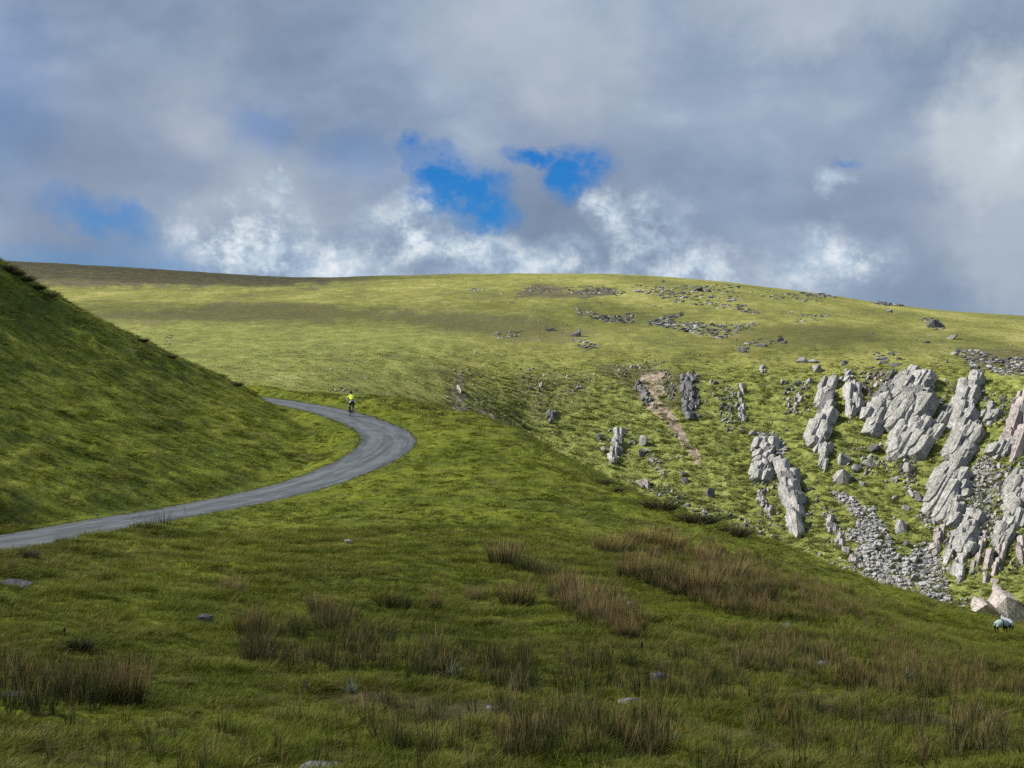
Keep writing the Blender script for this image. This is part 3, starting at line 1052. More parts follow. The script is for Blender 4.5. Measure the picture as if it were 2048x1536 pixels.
def far_rock(name, label, px, py, w, h, tone='g', cat='boulder', group='boulders on the far hillside', seed=None, flat=False, sink=.25, tilt=.55, mesh=None):
    r = random.Random(int(px * 13 + py * 7) if seed is None else seed)
    p = far(px, py + h * .3)
    m = math.hypot(p.x, p.y) / FPX
    me = mesh or r.choice(BLOCKS[tone][:8])
    o = thing(name, label, cat, p, group, me)
    sx, sz = w * m / 2, h * m / 2
    o.scale = (sx * 1.05, max(sx, sz) * r.uniform(.6, .85), sz * 1.1)
    o.rotation_euler = (r.uniform(-tilt, tilt), r.uniform(-tilt, tilt), r.uniform(-.5, .5))
    o.location = p + Vector((0, 0, sz * (.5 - sink)))
    return o


BOULDERS = [
    (1287, 880, 18, 26, 'g', 'single white leaning boulder right of the four pinnacles'),
    (1282, 905, 14, 20, 'g', 'pointed boulder just below the single white leaning boulder'),
    (1198, 872, 14, 16, 'd', 'small boulder pair left of the four pinnacles'),
    (1207, 896, 10, 14, 'g', 'little upright stone below left of the four pinnacles'),
    (1288, 962, 30, 38, 'p', 'large pale boulder showing over the shaded ridge line'),
    (1370, 960, 16, 16, 'g', 'small bright block low on the green face below the soil scar'),
    (1366, 946, 16, 10, 'd', 'dark stone above the small bright block below the soil scar'),
    (1504, 865, 14, 16, 'g', 'lone grey block at the upper left end of the stone fan'),
    (1420, 982, 18, 26, 'd', 'dark upright boulder on the bright lower grass'),
    (1688, 950, 42, 42, 'g', 'dark wedge boulder with a bright pointed left face'),
    (1686, 917, 28, 26, 'g', 'steep block above the dark wedge boulder'),
    (1735, 922, 26, 22, 'g', 'tent shaped boulder right of the dark wedge boulder'),
    (1712, 935, 22, 14, 'g', 'low rubbly boulder under the tent shaped boulder'),
    (1725, 967, 12, 12, 'g', 'round stone alone on grass right of the wedge boulder'),
    (1775, 915, 16, 14, 'g', 'half buried stone at the foot of the widest crag'),
    (1747, 895, 32, 18, 'd', 'dark low boulder touching the left foot of the widest crag'),
    (1790, 958, 18, 14, 'g', 'two toned boulder on grass under the widest crag'),
    (1817, 935, 26, 22, 'g', 'cluster boulder under the widest crag'),
    (1822, 950, 22, 16, 'd', 'dark boulder below the cluster boulder'),
    (1787, 995, 14, 12, 'g', 'round grey stone left of the stepped ledges'),
    (1812, 1012, 18, 14, 'g', 'rounded boulder with a dark hollow on top'),
    (1838, 994, 16, 20, 'd', 'black sided stone near the long smooth slabs'),
    (1824, 985, 10, 16, 'g', 'narrow upright stone on the small stone trail'),
    (1801, 1050, 24, 30, 'g', 'split standing boulder on grass right of the stone run'),
    (1835, 1033, 14, 10, 'g', 'flat little stone above the small rubble patch'),
    (1749, 1015, 14, 10, 'g', 'triangular white stone at the edge of the stone run'),
    (1732, 1043, 22, 16, 'g', 'squared block lying in the top of the stone run'),
    (1692, 1096, 18, 24, 'g', 'bright upright block at the left edge of the stone run'),
    (1707, 1116, 20, 24, 'p', 'pale slab leaning right at the left edge of the stone run'),
    (1831, 1131, 36, 14, 'g', 'longest flat slab lying on the lower rubble'),
    (1828, 1119, 26, 12, 'g', 'flat slab just above the longest flat slab'),
    (1850, 1124, 20, 12, 'g', 'flat slab to the right of the longest flat slab'),
    (1829, 1152, 16, 22, 'g', 'tall white block under the longest flat slab'),
    (1812, 1147, 18, 14, 'g', 'squat white block left of the tall white block'),
    (1847, 1152, 18, 14, 'g', 'white block right of the tall white block'),
    (1850, 1143, 22, 12, 'd', 'grey flat stone over the white block in the lower rubble'),
    (1812, 1086, 14, 12, 'd', 'dark stone alone on grass beside the lower stone run'),
    (1762, 1168, 24, 26, 'g', 'large pale block low in the stone run'),
    (1820, 1190, 20, 16, 'd', 'dark domed boulder near the foot of the stone run'),
    (1880, 1208, 34, 26, 'g', 'big white faced boulder near the bottom of the cliff'),
    (1860, 1207, 20, 20, 'g', 'boulder propped against the big white faced boulder'),
    (1899, 1135, 18, 22, 'g', 'white block left of the short fat rib'),
    (1989, 1160, 16, 12, 'p', 'small white knob at the foot of the ribs'),
    (1944, 1143, 12, 10, 'g', 'small white stone at the foot of the first long rib'),
    (1646, 1132, 12, 8, 'g', 'white stone beside the shaded ridge, left of a similar one'),
    (1662, 1139, 14, 8, 'g', 'white stone beside the shaded ridge, right of a similar one'),
    (1684, 1142, 16, 10, 'g', 'low grey stone above the shaded ridge'),
    (1640, 1108, 10, 8, 'g', 'little stone on bright grass below the leaning crag'),
    (1605, 720, 26, 12, 'g', 'flat pale slab on the moor edge above the bright grass patch'),
    (1627, 722, 22, 10, 'g', 'second flat slab on the moor edge, right of the first'),
    (1639, 736, 30, 18, 'g', 'heavy boulder at the moor edge with a shaded foot'),
    (1688, 726, 16, 14, 'd', 'lone dark footed boulder on the moor above the ribbed knoll'),
    (1762, 716, 28, 8, 'g', 'long pale slab on the moor above the widest crag'),
    (1764, 724, 22, 10, 'g', 'grey block under the long pale slab on the moor'),
    (1790, 728, 26, 10, 'd', 'dark flat boulder on the moor above the widest crag'),
    (1785, 706, 14, 12, 'd', 'rounded rock on the moor above the long pale slab'),
    (1472, 663, 11, 14, 'g', 'pale upright stone at the end of the rock band on the moor'),
    (1101, 659, 22, 7, 'd', 'dark flat rock on the moor left of the small outcrop'),
    (1154, 668, 28, 16, 'd', 'dark lumpy outcrop on the middle of the moor'),
    (1869, 648, 34, 20, 'd', 'dark overhanging rock on the open moor at right'),
    (1902, 675, 32, 9, 'g', 'flat rock below the dark overhanging rock'),
    (1852, 684, 16, 6, 'd', 'thin dark ledge stone left of the flat rock'),
    (1778, 622, 14, 6, 'g', 'small flat rock just under the skyline at right'),
    (1394, 578, 24, 13, 'd', 'largest dark rock in the bouldery belt near the skyline'),
    (1415, 578, 13, 8, 'g', 'pale rock beside the largest dark rock near the skyline'),
    (1324, 562, 12, 5, 'd', 'tiny dark rock just under the top of the hill'),
    (1558, 679, 20, 12, 'd', 'rock lump on the plain moor above the little pinnacle'),
    (1524, 690, 20, 10, 'g', 'rounded grey rock left of the rock lump on the moor'),
    (1485, 700, 22, 14, 'g', 'weathered grey rock on the moor below the upright stone'),
    (683, 776, 8, 5, 'd', 'dark stone above the far bend of the road'),
    (688, 780, 6, 6, 'p', 'small white stone under the dark stone above the road'),
    (718, 790, 12, 6, 'p', 'white stone just over the bank beside the cyclist'),
    (1060, 776, 8, 14, 'd', 'dark stub of rock far left on the face'),
    (1082, 768, 6, 18, 'g', 'thin pale rock spike far left on the face'),
    (918, 775, 5, 26, 'p', 'thin pale spike of rock at the top of the pale stony strip'),
    (1448, 808, 14, 10, 'd', 'small dark rock between the ragged rib and the thin rib'),
    (1576, 778, 12, 12, 'd', 'dark stone left of the grey slab at the top of the face'),
    (1620, 760, 14, 16, 'g', 'toothed rock above the tallest left crag'),
    (1704, 754, 12, 16, 'g', 'pale tooth of rock above the ribbed knoll'),
    (1670, 752, 16, 14, 'g', 'square grey tooth between the toothed rock and the pale tooth'),
    (2006, 800, 14, 14, 'd', 'dark stone on the grass above the low rock teeth'),
    (1976, 808, 12, 10, 'g', 'white stone on the grass above the low rock teeth'),
]
for b in BOULDERS:
    far_rock('boulder', b[5], *b[:5])


for _px, _py, _w, _h, _ry, _k, _lab in [
        (1986, 1230, 92, 34, .62, 1, 'broad pinkish slab with rows of small pits, lowest in view above the sheep'),
        (2030, 1222, 100, 40, .80, 3, 'smooth grey white slab in the bottom right corner of the cliff'),
        (2002, 1186, 44, 18, .75, 0, 'narrow pale slab leading up from the pitted slab')]:
    _o = far_rock('boulder', _lab, _px, _py, _w, _h, 'p', mesh=SLABS['p'][_k])
    _o.rotation_euler = (.25, _ry, .15)


def in_poly(poly, n, r):
    """random picture points inside a polygon"""
    xs = [p[0] for p in poly]; ys = [p[1] for p in poly]
    out = []
    while len(out) < n:
        x, y = r.uniform(min(xs), max(xs)), r.uniform(min(ys), max(ys))
        c = False
        for i in range(len(poly)):
            x0, y0 = poly[i]; x1, y1 = poly[i - 1]
            if (y0 > y) != (y1 > y) and x < (x1 - x0) * (y - y0) / (y1 - y0) + x0:
                c = not c
        if c:
            out.append((x, y))
    return out


def pick_group(name, meshes):
    """loose source meshes for geometry-node scattering; not linked to the scene"""
    c = bpy.data.collections.new(name)
    for i, me in enumerate(meshes):
        o = bpy.data.objects.new('%s_%02d' % (name, i), me)
        c.objects.link(o)
    return c


def scatter(name, label, cat, pts, rots, scales, idx, coll, mat=None, kind='stuff', group=None):
    me = bpy.data.meshes.new(name)
    n = len(pts)
    me.vertices.add(n)
    me.vertices.foreach_set('co', np.asarray(pts, np.float32).ravel())
    a = me.attributes.new('turn', 'FLOAT_VECTOR', 'POINT'); a.data.foreach_set('vector', np.asarray(rots, np.float32).ravel())
    a = me.attributes.new('size', 'FLOAT_VECTOR', 'POINT'); a.data.foreach_set('vector', np.asarray(scales, np.float32).ravel())
    a = me.attributes.new('pick', 'INT', 'POINT'); a.data.foreach_set('value', np.asarray(idx, np.int32))
    o = bpy.data.objects.new(name, me)
    link(o)
    ng = bpy.data.node_groups.new(name, 'GeometryNodeTree')
    ng.interface.new_socket('Geometry', in_out='INPUT', socket_type='NodeSocketGeometry')
    ng.interface.new_socket('Geometry', in_out='OUTPUT', socket_type='NodeSocketGeometry')
    N, Lk = ng.nodes, ng.links
    gi, go = N.new('NodeGroupInput'), N.new('NodeGroupOutput')
    ins = N.new('GeometryNodeInstanceOnPoints')
    ci = N.new('GeometryNodeCollectionInfo')
    ci.inputs['Collection'].default_value = coll
    ci.inputs['Separate Children'].default_value = True
    ci.inputs['Reset Children'].default_value = True

    def attr(nm, t):
        nd = N.new('GeometryNodeInputNamedAttribute'); nd.data_type = t; nd.inputs['Name'].default_value = nm
        return nd.outputs['Attribute']
    Lk.new(gi.outputs[0], ins.inputs['Points'])
    Lk.new(ci.outputs[0], ins.inputs['Instance'])
    ins.inputs['Pick Instance'].default_value = True
    Lk.new(attr('pick', 'INT'), ins.inputs['Instance Index'])
    e2r = N.new('FunctionNodeEulerToRotation')
    Lk.new(attr('turn', 'FLOAT_VECTOR'), e2r.inputs[0]); Lk.new(e2r.outputs[0], ins.inputs['Rotation'])
    Lk.new(attr('size', 'FLOAT_VECTOR'), ins.inputs['Scale'])
    Lk.new(ins.outputs[0], go.inputs[0])
    md = o.modifiers.new('scatter', 'NODES'); md.node_group = ng
    o['kind'] = kind
    o['label'] = label; o['category'] = cat
    if group:
        o['group'] = group
    return o


SCREE = [  # polygon, number, smallest and largest size in picture points, flatness, where it lies
    ([(1655, 985), (1690, 988), (1735, 1015), (1755, 1035), (1775, 1060), (1782, 1090), (1745, 1100), (1718, 1080), (1712, 1040), (1700, 1010)], 330, 5, 13, .55, 'the long stone run'),
    ([(1718, 1085), (1780, 1090), (1802, 1110), (1815, 1140), (1820, 1165), (1835, 1190), (1850, 1215), (1790, 1200), (1730, 1160), (1705, 1120)], 420, 5, 15, .7, 'the long stone run'),
    ([(1820, 1100), (1855, 1080), (1880, 1110), (1892, 1150), (1900, 1200), (1880, 1215), (1850, 1205), (1840, 1165), (1805, 1130)], 210, 6, 16, .5, 'the lower stone fan'),
    ([(1948, 925), (1985, 900), (1990, 960), (1985, 1020), (1970, 1050), (1940, 1060), (1935, 1000)], 250, 5, 11, .55, 'the rubble gully'),
    ([(1510, 865), (1545, 860), (1575, 890), (1570, 915), (1535, 905)], 110, 4, 10, .6, 'the upper stone fan'),
    ([(1950, 1040), (2000, 1020), (1995, 1075), (1940, 1090)], 60, 5, 11, .7, 'the rubble gully'),
    ([(1288, 895), (1305, 905), (1335, 945), (1325, 955), (1300, 930)], 45, 4, 10, .5, 'the small stone trail'),
    ([(1800, 945), (1830, 960), (1835, 1000), (1815, 1000)], 30, 5, 9, .7, 'the small stone trail'),
    ([(1835, 1020), (1860, 1040), (1870, 1065), (1845, 1050)], 26, 5, 9, .5, 'the small stone trail'),
    ([(1690, 1060), (1710, 1050), (1715, 1080), (1688, 1085)], 30, 5, 10, .6, 'the long stone run'),
    ([(1900, 1205), (1940, 1190), (1970, 1200), (1955, 1225), (1930, 1240), (1890, 1225)], 60, 4, 9, .6, 'the foot of the cliff'),
    ([(1340, 995), (1400, 1015), (1470, 1060), (1430, 1050), (1360, 1015)], 40, 5, 14, .5, 'the ridge line'),
    ([(1640, 1120), (1720, 1130), (1770, 1165), (1700, 1150)], 30, 5, 10, .6, 'the long stone run'),
    ([(1890, 1040), (1960, 1050), (1960, 1090), (1900, 1090)], 80, 5, 12, .6, 'the rubble gully'),
]


def scree_label(s, x, y, sc, where, lab):
    """say size, shape and place within its run"""
    ext = EXT[where]
    v = (y - ext[1]) / (ext[3] - ext[1]); u = (x - ext[0]) / (ext[2] - ext[0])
    size = 'largest' if s > 12.5 else 'large' if s > 10.5 else 'middling' if s > 9 else 'smaller'
    shape = 'flat' if sc[2] < .42 * sc[0] else 'thick' if sc[2] < .6 * sc[0] else 'blocky'
    vert = ('topmost', 'upper', 'middle', 'lower', 'lowest')[int(np.clip(v * 5, 0, 4))]
    hor = ('left', 'inner left', 'inner right', 'right')[int(np.clip(u * 4, 0, 3))]
    return '%s %s grey stone, %s part of %s, %s side' % (size, shape, vert, where, hor)


EXT = {}
for _p, _n, _lo, _hi, _f, _w in SCREE:
    _xs = [q[0] for q in _p]; _ys = [q[1] for q in _p]
    _e = EXT.get(_w, (9e9, 9e9, -9e9, -9e9))
    EXT[_w] = (min(_e[0], *_xs), min(_e[1], *_ys), max(_e[2], *_xs), max(_e[3], *_ys))


def scree():
    r = random.Random(5)
    allp = []
    for poly, n, lo, hi, fl, where in SCREE:
        n = int(n * 1.25)
        for (x, y) in in_poly(poly, n, r):
            s = lo + (hi - lo) * r.random() ** 2.6
            if r.random() < .16:
                x += r.gauss(0, 15); y += r.gauss(0, 10); s *= .8
            allp.append((s, x, y, fl, where))
    allp.sort(reverse=True)
    P, Rr, Sc, I = [], [], [], []
    lab = {'the long stone run': 'loose angular grey stone in the long stone run below the big crags',
           'the lower stone fan': 'loose angular grey stone in the lower fan of flat stones',
           'the rubble gully': 'loose grey stone in the rubble gully right of the long slabs',
           'the upper stone fan': 'loose pale stone in the small fan above the shattered outcrop',
           'the small stone trail': 'loose pale stone in one of the short stone trails on grass',
           'the foot of the cliff': 'loose white stone at the foot of the cliff beside the pitted slab',
           'the ridge line': 'pale stone lying just behind the shaded ridge line'}
    for k, (s, x, y, fl, where) in enumerate(allp):
        p = far(x, y)
        m = math.hypot(p.x, p.y) / FPX
        sx = s * m / 2
        sc = (sx, sx * r.uniform(.6, .95), sx * r.uniform(fl * .6, fl * 1.1))
        ro = (r.uniform(-.5, .5), r.uniform(-.45, .45), r.uniform(0, 6.28))
        loc = p + Vector((0, -.1, sc[2] * .55))
        if k < 285:
            o = thing('scree_stone', scree_label(s, x, y, sc, where, lab), 'stone', loc, 'stones of ' + where, BLOCKS['s'][k % 12])
            o.scale = sc; o.rotation_euler = ro
        else:
            P.append(loc); Rr.append(ro); Sc.append(sc); I.append(k % 12)
    scatter('scree', 'mass of small grey scree stones filling the stone runs', 'scree', P, Rr, Sc, I, SRC_STONE)


SRC_STONE = pick_group('stone_source', BLOCKS['s'])
SRC_DARK = pick_group('dark_stone_source', BLOCKS['d'] + BLOCKS['s'][:6])
scree()

MOOR_ROCK = [
    ([(1150, 615), (1165, 622), (1230, 632), (1265, 628), (1270, 645), (1220, 645), (1160, 632)], 150, 4, 12),
    ([(1290, 650), (1330, 630), (1370, 624), (1345, 645), (1390, 645), (1440, 650), (1480, 665), (1440, 680), (1380, 668), (1330, 655)], 330, 4, 14),
    ([(1440, 645), (1475, 650), (1515, 645), (1512, 660), (1480, 662)], 60, 4, 10),
    ([(1120, 575), (1190, 572), (1250, 583), (1240, 592), (1150, 590)], 130, 3, 9),
    ([(1040, 575), (1100, 573), (1130, 585), (1060, 588)], 60, 3, 7),
    ([(1260, 570), (1350, 575), (1350, 590), (1330, 600), (1270, 585)], 110, 4, 11),
    ([(1350, 572), (1480, 570), (1490, 600), (1400, 612), (1350, 605)], 170, 4, 12),
    ([(1400, 605), (1500, 610), (1520, 630), (1440, 618)], 70, 4, 12),
    ([(1490, 578), (1660, 590), (1640, 606), (1520, 598)], 90, 4, 10),
    ([(1590, 630), (1660, 628), (1640, 645), (1590, 645)], 40, 3, 9),
    ([(1136, 680), (1160, 676), (1200, 690), (1195, 702), (1170, 700)], 50, 4, 13),
    ([(985, 665), (1045, 660), (1040, 674), (995, 678)], 40, 4, 9),
    ([(925, 575), (975, 578), (960, 584), (930, 582)], 25, 4, 9),
    ([(1905, 700), (1960, 702), (2000, 720), (2060, 715), (2060, 750), (2000, 750), (1960, 728), (1910, 712)], 330, 4, 15),
    ([(1925, 715), (1950, 725), (1965, 745), (1950, 745)], 50, 5, 14),
    ([(1840, 635), (1880, 640), (1890, 660), (1870, 662), (1850, 648)], 60, 4, 12),
    ([(1460, 695), (1500, 680), (1560, 672), (1575, 685), (1500, 700)], 45, 4, 13),
    ([(1730, 700), (1800, 705), (1810, 720), (1745, 722)], 25, 4, 12),
    ([(1690, 735), (1860, 735), (1850, 760), (1790, 770), (1700, 752)], 70, 3, 8),
    ([(1600, 586), (1650, 588), (1670, 596), (1610, 592)], 45, 4, 11),
    ([(1735, 603), (1800, 607), (1812, 613), (1760, 612)], 70, 4, 14),
    ([(330, 670), (350, 672), (340, 700), (325, 710)], 30, 3, 6),
    ([(640, 770), (740, 785), (740, 795), (650, 782)], 24, 3, 8),
    ([(880, 730), (960, 740), (1000, 820), (1040, 850), (960, 835), (890, 800)], 110, 3, 7),
    ([(850, 790), (950, 815), (1050, 860), (1000, 850)], 60, 3, 8),
]


def moor_rocks():
    r = random.Random(9)
    P, Rr, Sc, I = [], [], [], []
    for poly, n, lo, hi in MOOR_ROCK:
        for (x, y) in in_poly(poly, int(n * 1.1), r):
            s = lo + (hi - lo) * r.random() ** 2.2
            p = far(x, y)
            m = math.hypot(p.x, p.y) / FPX
            sx = s * m / 2
            P.append(p + Vector((0, 0, sx * .12)))
            Sc.append((sx, sx * r.uniform(.6, 1.1), sx * r.uniform(.22, .5)))
            Rr.append((r.uniform(-.25, .25), r.uniform(-.25, .25), r.uniform(-.8, .8) + math.pi * (r.random() < .5)))
            I.append(r.randrange(18))
    scatter('rock_bands', 'bands of low grey rocks breaking through the moor grass', 'rocks', P, Rr, Sc, I, SRC_DARK)
    P, Rr, Sc, I = [], [], [], []
    ribs = [([(1360, 742), (1396, 748), (1398, 838), (1372, 842), (1362, 800)], 110, 4, 12), ([(1412, 758), (1480, 770), (1488, 870), (1450, 860), (1430, 800)], 130, 3, 9),
            ([(1040, 735), (1180, 728), (1210, 790), (1120, 830), (1030, 800)], 60, 3, 7), ([(1215, 728), (1330, 720), (1340, 745), (1240, 760)], 50, 3, 8),
            ([(1268, 760), (1290, 765), (1310, 820), (1285, 810)], 40, 4, 10), ([(1320, 740), (1350, 760), (1345, 800), (1322, 780)], 40, 3, 8),
            ([(1720, 748), (1800, 742), (1795, 850), (1735, 850)], 150, 4, 11), ([(1560, 760), (1620, 765), (1625, 830), (1570, 830)], 60, 4, 11),
            ([(1890, 760), (1930, 780), (1900, 850), (1870, 860)], 50, 4, 10), ([(1945, 780), (2040, 790), (2035, 860), (1960, 850)], 80, 4, 11),
            ([(1500, 880), (1560, 900), (1560, 1000), (1500, 970)], 90, 4, 12), ([(1500, 1000), (1560, 1010), (1570, 1060), (1520, 1050)], 40, 3, 9),
            ([(1600, 930), (1640, 960), (1630, 1060), (1600, 1060)], 40, 3, 9), ([(1640, 1010), (1690, 1040), (1690, 1110), (1650, 1090)], 60, 4, 10),
            ([(1680, 900), (1780, 890), (1790, 940), (1700, 970)], 60, 4, 11), ([(1850, 1020), (1960, 960), (1990, 1060), (1900, 1120)], 200, 5, 14),
            ([(1985, 930), (2048, 920), (2048, 1090), (1990, 1090)], 130, 5, 14), ([(1900, 1100), (2048, 1090), (2048, 1160), (1900, 1160)], 70, 4, 12),
            ([(1190, 860), (1260, 855), (1310, 920), (1220, 935)], 40, 4, 10), ([(1420, 1010), (1540, 1060), (1560, 1090), (1460, 1060)], 50, 4, 10),
            ([(1230, 950), (1330, 970), (1400, 1010), (1300, 990)], 50, 4, 10), ([(1770, 905), (1840, 910), (1840, 960), (1780, 950)], 50, 4, 11)]
    for poly, n, lo, hi in ribs:
        for (x, y) in in_poly(poly, int(n * 1.3), r):
            s = lo + (hi - lo) * r.random() ** 2
            p = far(x, y); m = math.hypot(p.x, p.y) / FPX; sx = s * m / 2
            P.append(p + Vector((0, 0, sx * .2))); Sc.append((sx * .55, sx * .7, sx * r.uniform(.8, 1.7)))
            Rr.append((r.uniform(-.3, .3), r.uniform(.1, .8), r.uniform(-.6, .6))); I.append(r.randrange(18))
    scatter('rock_shards', 'upright shards of broken rock poking through the steep grass', 'rocks', P, Rr, Sc, I, SRC_DARK)
    # strewn single stones, a pixel or two each
    P, Rr, Sc, I = [], [], [], []
    areas = [([(1050, 740), (2050, 745), (2050, 1250), (1900, 1230), (1500, 1070), (1050, 860)], 1000, 2, 6),
             ([(480, 730), (1050, 700), (1040, 860), (860, 800), (480, 768)], 190, 2, 5),
             ([(900, 570), (2040, 640), (2040, 740), (1000, 730)], 330, 2, 5)]
    for poly, n, lo, hi in areas:
        for (x, y) in in_poly(poly, n, r):
            if r.random() > .35 + .9 * float(fbm(np.array([x / 60.]), np.array([y / 50.]), 77, 3)[0]) + .3:
                continue
            s = lo + (hi - lo) * r.random() ** 3
            p = far(x, y); m = math.hypot(p.x, p.y) / FPX; sx = s * m / 2
            P.append(p + Vector((0, 0, sx * .3))); Sc.append((sx, sx * .8, sx * r.uniform(.5, 1.1)))
            Rr.append((r.uniform(-.5, .5), r.uniform(-.5, .5), r.uniform(0, 6.28))); I.append(r.randrange(12))
    scatter('strewn_stones', 'tiny pale stones strewn over the mountain grass', 'stones', P, Rr, Sc, I, SRC_STONE)


moor_rocks()
#END_ROCK

# ------------------------------------------------------------------ grass, rushes and other plants
def mat_blade(name, low, mid, tip, dry, dryamt=.3, trans=.25, tiprange=(.55, 1.0)):
    m, g, bs = new_mat(name)
    at = g.n('ShaderNodeAttribute', attribute_name='along')
    t = at.outputs['Fac']
    oi = g.n('ShaderNodeObjectInfo')
    loc = oi.outputs['Location']
    P = g.n('ShaderNodeNewGeometry').outputs['Position']
    rnd = oi.outputs['Random']
    pt = g.noise(P, .16, 5, .6)
    pt2 = g.noise(P, 1.1, 4, .6)
    pm = g.m('ADD', g.m('MULTIPLY', pt, .6), g.m('MULTIPLY', pt2, .4))
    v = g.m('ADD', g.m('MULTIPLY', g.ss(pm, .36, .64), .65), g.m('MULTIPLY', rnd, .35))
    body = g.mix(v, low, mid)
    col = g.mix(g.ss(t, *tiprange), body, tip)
    df = g.m('MULTIPLY', g.ss(g.m('ADD', g.m('MULTIPLY', g.noise(P, .45, 5, .65), .75), g.m('MULTIPLY', rnd, .25)), .50, .66), dryamt)
    col = g.mix(df, col, dry)
    col = tone_down(g, col)
    g.put(bs.inputs['Base Color'], col)
    bs.inputs['Roughness'].default_value = .65
    bs.inputs['Specular IOR Level'].default_value = .2
    if trans:
        tr = g.n('ShaderNodeBsdfTranslucent'); g.put(tr.inputs[0], col)
        mx = g.n('ShaderNodeMixShader'); mx.inputs[0].default_value = trans
        g.put(mx.inputs[1], bs.outputs[0]); g.put(mx.inputs[2], tr.outputs[0])
        out = [n for n in m.node_tree.nodes if n.type == 'OUTPUT_MATERIAL'][0]
        g.put(out.inputs[0], mx.outputs[0])
    return m


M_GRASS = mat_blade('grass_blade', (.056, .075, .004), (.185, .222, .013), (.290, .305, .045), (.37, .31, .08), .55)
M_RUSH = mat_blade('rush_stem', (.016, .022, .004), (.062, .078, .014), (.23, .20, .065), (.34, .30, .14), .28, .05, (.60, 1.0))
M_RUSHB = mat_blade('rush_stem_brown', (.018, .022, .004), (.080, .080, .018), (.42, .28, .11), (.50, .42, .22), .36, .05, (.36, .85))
M_FARTUFT = mat_blade('mountain_tussock', (.17, .200, .050), (.33, .375, .100), (.45, .47, .17), (.42, .36, .17), .30, .15)
M_DARKTUFT = mat_blade('dark_rush_fringe', (.022, .026, .008), (.045, .050, .016), (.085, .070, .030), (.10, .08, .035), .4, .1)
M_THISTLE = mat_blade('thistle_leaf', (.11, .14, .095), (.20, .235, .17), (.30, .33, .26), (.2, .2, .15), .1, .15)


def blades(name, mat, n, spread, h, w, lean=.25, seed=0, segs=2, comb=None, curve=.3, up=1.0):
    """a tuft of flat tapering blades"""
    r = random.Random(seed)
    v, f, al = [], [], []
    for k in range(n):
        a = r.uniform(0, 6.283)
        rr = spread * math.sqrt(r.random())
        bx, by = rr * math.cos(a), rr * math.sin(a)
        hh = h * r.uniform(.5, 1.1)
        ln = lean * r.uniform(.2, 1.3)
        dx, dy = math.cos(a) * ln * (.4 + rr / max(spread, .01)), math.sin(a) * ln * (.4 + rr / max(spread, .01))
        dx += r.gauss(0, lean * .35); dy += r.gauss(0, lean * .35)
        if comb:
            dx += comb[0]; dy += comb[1]
        fa = r.uniform(0, 3.1416)
        sx, sy = math.cos(fa) * w * .5, math.sin(fa) * w * .5
        base = len(v)
        for s_ in range(segs + 1):
            t = s_ / segs
            k2 = t + curve * t * t
            x, y, z = bx + dx * k2 * hh, by + dy * k2 * hh, hh * up * (t - curve * .3 * t * t * (abs(dx) + abs(dy)))
            ww = (1 - t ** 1.6)
            if s_ == segs:
                v.append((x, y, z)); al.append(1.0)
            else:
                v.append((x - sx * ww, y - sy * ww, z)); v.append((x + sx * ww, y + sy * ww, z)); al += [t, t]
        for s_ in range(segs - 1):
            b = base + 2 * s_
            f.append((b, b + 1, b + 3, b + 2))
        b = base + 2 * (segs - 1)
        f.append((b, b + 1, b + 2))
    me = bpy.data.meshes.new(name); me.from_pydata(v, [], f)
    at = me.attributes.new('along', 'FLOAT', 'POINT')
    at.data.foreach_set('value', np.array(al, np.float32))
    me.materials.append(mat)
    return me


# sources
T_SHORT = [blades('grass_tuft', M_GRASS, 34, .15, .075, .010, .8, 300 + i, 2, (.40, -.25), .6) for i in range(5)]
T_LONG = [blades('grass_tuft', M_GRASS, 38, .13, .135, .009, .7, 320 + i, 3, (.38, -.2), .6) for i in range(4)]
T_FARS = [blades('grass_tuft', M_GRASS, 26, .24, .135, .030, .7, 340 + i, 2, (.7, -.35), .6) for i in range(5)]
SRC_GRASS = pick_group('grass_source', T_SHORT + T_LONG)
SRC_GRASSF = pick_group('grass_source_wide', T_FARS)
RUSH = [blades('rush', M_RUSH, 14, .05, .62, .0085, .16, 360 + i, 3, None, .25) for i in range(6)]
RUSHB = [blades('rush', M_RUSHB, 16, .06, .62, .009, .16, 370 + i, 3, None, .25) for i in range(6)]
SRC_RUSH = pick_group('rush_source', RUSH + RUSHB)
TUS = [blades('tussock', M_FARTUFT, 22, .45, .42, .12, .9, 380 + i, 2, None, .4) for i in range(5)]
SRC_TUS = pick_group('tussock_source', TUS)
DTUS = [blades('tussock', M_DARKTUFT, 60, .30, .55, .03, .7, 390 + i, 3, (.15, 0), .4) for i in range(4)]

STRAW_ZONES = []


def near_points(n, d0, d1, pxlo=-320, pxhi=2370, seed=1, power=1.0):
    """ground points, even over the ground, inside the wedge of land in view"""
    r = np.random.default_rng(seed)
    D = np.sqrt(r.uniform(d0 * d0, d1 * d1, n))
    a = r.uniform(az_of(pxlo), az_of(pxhi), n)
    x, y = D * np.sin(a), D * np.cos(a)
    return x, y, a, D


# road distance on the polar grid, for quick lookup
ROADHIT = Hit(naz, nD, NRD)


def seen(x, y, z, D, a):
    """true where the near ground is not hidden behind nearer ground"""
    i = np.clip(np.searchsorted(naz, a), 1, len(naz) - 1)
    cm = CUMMAX[i]
    j = np.clip(np.searchsorted(nD, D) - 2, 0, len(nD) - 1)
    return (z + .35) / D >= cm[np.arange(len(x)), j] - .0004


CUMMAX = np.maximum.accumulate(NZ / nD[None], axis=1)


